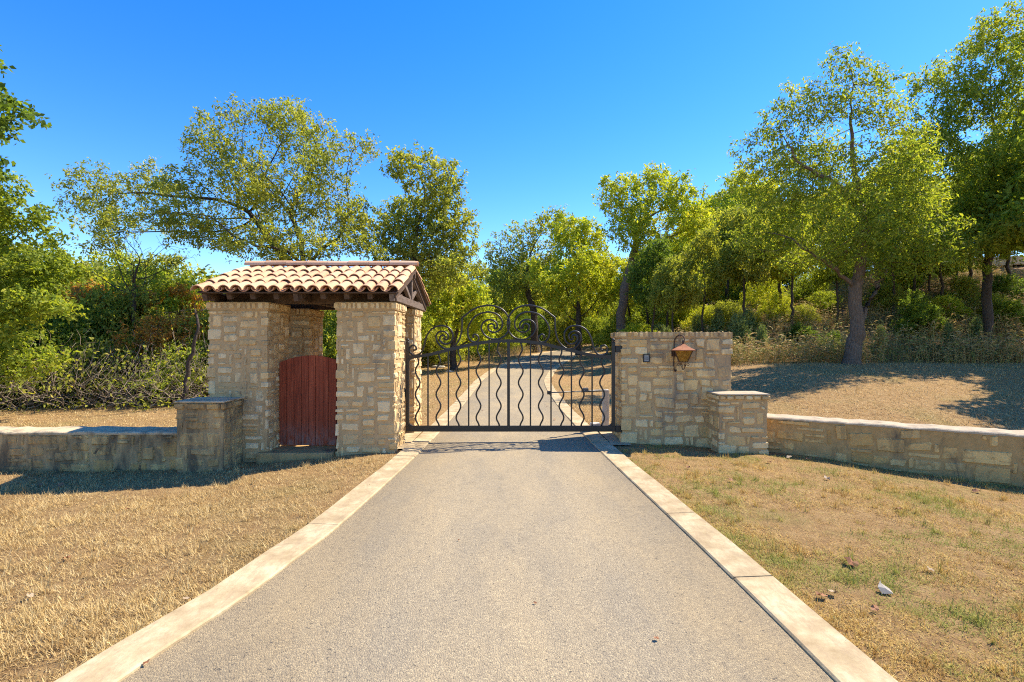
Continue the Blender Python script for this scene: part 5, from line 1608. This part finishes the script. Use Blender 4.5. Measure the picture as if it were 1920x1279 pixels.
grass('far_lawn_grass', 30000, far_lawn, 9, 0.08, 0.016, M_BLADE_L, 'dry lawn left of the drive beyond the gate')

# ------------------------------------------------------------------ fallen leaves, litter, rocks
def leaf_obj(name, x, y, s, mat, seed, label, group=None, cat='leaf', on=0.03):
    r = random.Random(seed)
    n = 11; V = [(0, 0, 0.012 * s / 0.08)]
    for k in range(n):
        a = 2 * math.pi * k / n
        rr = s * (0.5 + 0.5 * (1 if k % 2 else 0.55)) * r.uniform(0.8, 1.1)
        V.append((math.cos(a) * rr, math.sin(a) * rr * 0.75, r.uniform(-0.15, 0.5) * s))
    F = [(0, k + 1, (k + 1) % n + 1) for k in range(n)]
    o = mesh_obj(name, V, F, mat)
    o.location = (x, y, hz(x, y) + on); o.rotation_euler = (r.uniform(-0.4, 0.4), r.uniform(-0.4, 0.4), r.uniform(0, 6.28))
    tag(o, label, cat, group)
    return o
def gpt(px, py, it=6):
    D = 960 * 1.9 / (py - 640)
    for _ in range(it):
        z = hz((px - 960) * D / 960, D); D = 960 * (1.9 - z) / (py - 640)
    return (px - 960) * D / 960, D
x, y = gpt(1595, 1062); leaf_obj('fallen_leaf', x, y, 0.075, M_LEAFDRY, 1, 'large red brown curled leaf on the right lawn')
x, y = gpt(1660, 1115)
o = mesh_obj('paper_scrap', [(-0.055, -0.03, 0.0), (0.05, -0.045, 0.012), (0.065, 0.03, 0.03), (0.01, 0.075, 0.075), (-0.05, 0.04, 0.05), (0.0, 0.0, 0.055), (0.02, 0.10, 0.10)], [(0, 1, 5), (1, 2, 5), (2, 3, 5), (3, 4, 5), (4, 0, 5), (3, 6, 4)], M_PAPER)
o.scale = (0.75, 0.75, 0.6); o.location = (x, y, hz(x, y) + 0.015); tag(o, 'crumpled white scrap lying on the right lawn', 'litter')
for i, (px, py, s, m) in enumerate([(1541, 1125, 0.05, M_LEAFDRY), (1550, 901, 0.055, M_LEAFPALE), (1480, 861, 0.06, M_LEAFPALE), (1515, 864, 0.06, M_LEAFDRY), (1685, 960, 0.05, M_LEAFDRY), (1830, 925, 0.055, M_LEAFDRY), (1812, 900, 0.05, M_LEAFPALE), (1442, 870, 0.045, M_LEAFDRY), (1560, 1118, 0.045, M_LEAFPALE), (1640, 1150, 0.04, M_LEAFDRY), (1370, 905, 0.04, M_LEAFDRY), (1745, 1075, 0.035, M_LEAFPALE), (1290, 880, 0.04, M_LEAFDRY)]):
    x, y = gpt(px, py); leaf_obj('fallen_leaf', x, y, s, m, 10 + i, 'small dry curled leaf scattered on the right lawn', 'fallen leaves on the right lawn')
for i, (px, py, s, m) in enumerate([(115, 914, 0.06, M_LEAFDRY), (75, 914, 0.045, M_LEAFDRY), (125, 1052, 0.04, M_LEAFDRY), (690, 915, 0.03, M_LEAFDRY), (350, 1130, 0.035, M_LEAFPALE), (55, 1125, 0.04, M_LEAFPALE), (240, 960, 0.035, M_LEAFDRY)]):
    x, y = gpt(px, py); leaf_obj('fallen_leaf', x, y, s, m, 40 + i, 'small dry curled leaf scattered on the left lawn', 'fallen leaves on the left lawn')
for i, (px, py, s, m) in enumerate([(1231, 1208, 0.022, M_LEAFDRY), (275, 1253, 0.022, M_LEAFDRY), (1003, 1140, 0.016, M_LEAFDRY), (860, 1020, 0.014, M_LEAFDRY), (1040, 790, 0.04, M_LEAFDRY), (1025, 765, 0.035, M_LEAFDRY), (905, 772, 0.035, M_LEAFDRY)]):
    x, y = gpt(px, py); leaf_obj('fallen_leaf', x, y, s, m, 60 + i, 'tiny dry leaf lying on the asphalt drive', 'fallen leaves on the drive', on=0.034)
def rock(x, y, s, seed, label, group):
    bm = bmesh.new(); bmesh.ops.create_icosphere(bm, subdivisions=2, radius=1.0)
    r = random.Random(seed); o_ = Vector((r.random() * 9, r.random() * 9, 0))
    sx, sy, sz = s * r.uniform(0.8, 1.5), s * r.uniform(0.7, 1.1), s * r.uniform(0.3, 0.5)
    for v in bm.verts:
        k = 1 + 0.45 * mnoise.noise(v.co * 1.3 + o_)
        v.co = Vector((v.co.x * sx * k, v.co.y * sy * k, v.co.z * sz * k))
    me = bpy.data.meshes.new('rock'); bm.to_mesh(me); bm.free(); me.materials.append(M_ROCK)
    o = bpy.data.objects.new('rock', me); link(o); o.location = (x, y, hz(x, y) + sz * 0.2)
    tag(o, label, 'rock', group)
for i, (px, py, s) in enumerate([(835, 690, 0.42), (822, 694, 0.3), (850, 693, 0.25), (812, 689, 0.22), (863, 688, 0.28), (843, 698, 0.18)]):
    x, y = gpt(px, py); rock(x, y, s, i, 'pale flat rock in the small pile on the far lawn', 'pale rock pile on the far lawn')



# ------------------------------------------------------------------ labels that still coincide: say which one, from left to right
ORD = ['first', 'second', 'third', 'fourth', 'fifth', 'sixth', 'seventh', 'eighth', 'ninth', 'tenth', 'eleventh', 'twelfth', 'thirteenth', 'fourteenth']
same = {}
for o in col.objects:
    if o.parent is None and o.get('label') and o.get('category') and not o.get('kind'):
        same.setdefault(o['label'], []).append(o)
for lab, obs in same.items():
    n = len(obs)
    if n < 2 : continue
    obs.sort(key=lambda o: o.location.x / max(o.location.y, 0.1))
    for k, o in enumerate(obs):
        suf = (['left one', 'right one'][k] if n == 2 else ['left one', 'middle one', 'right one'][k] if n == 3 else ORD[k] + ' from left')
        new = lab + ', ' + suf
        if len(new.split()) <= 16: o['label'] = new
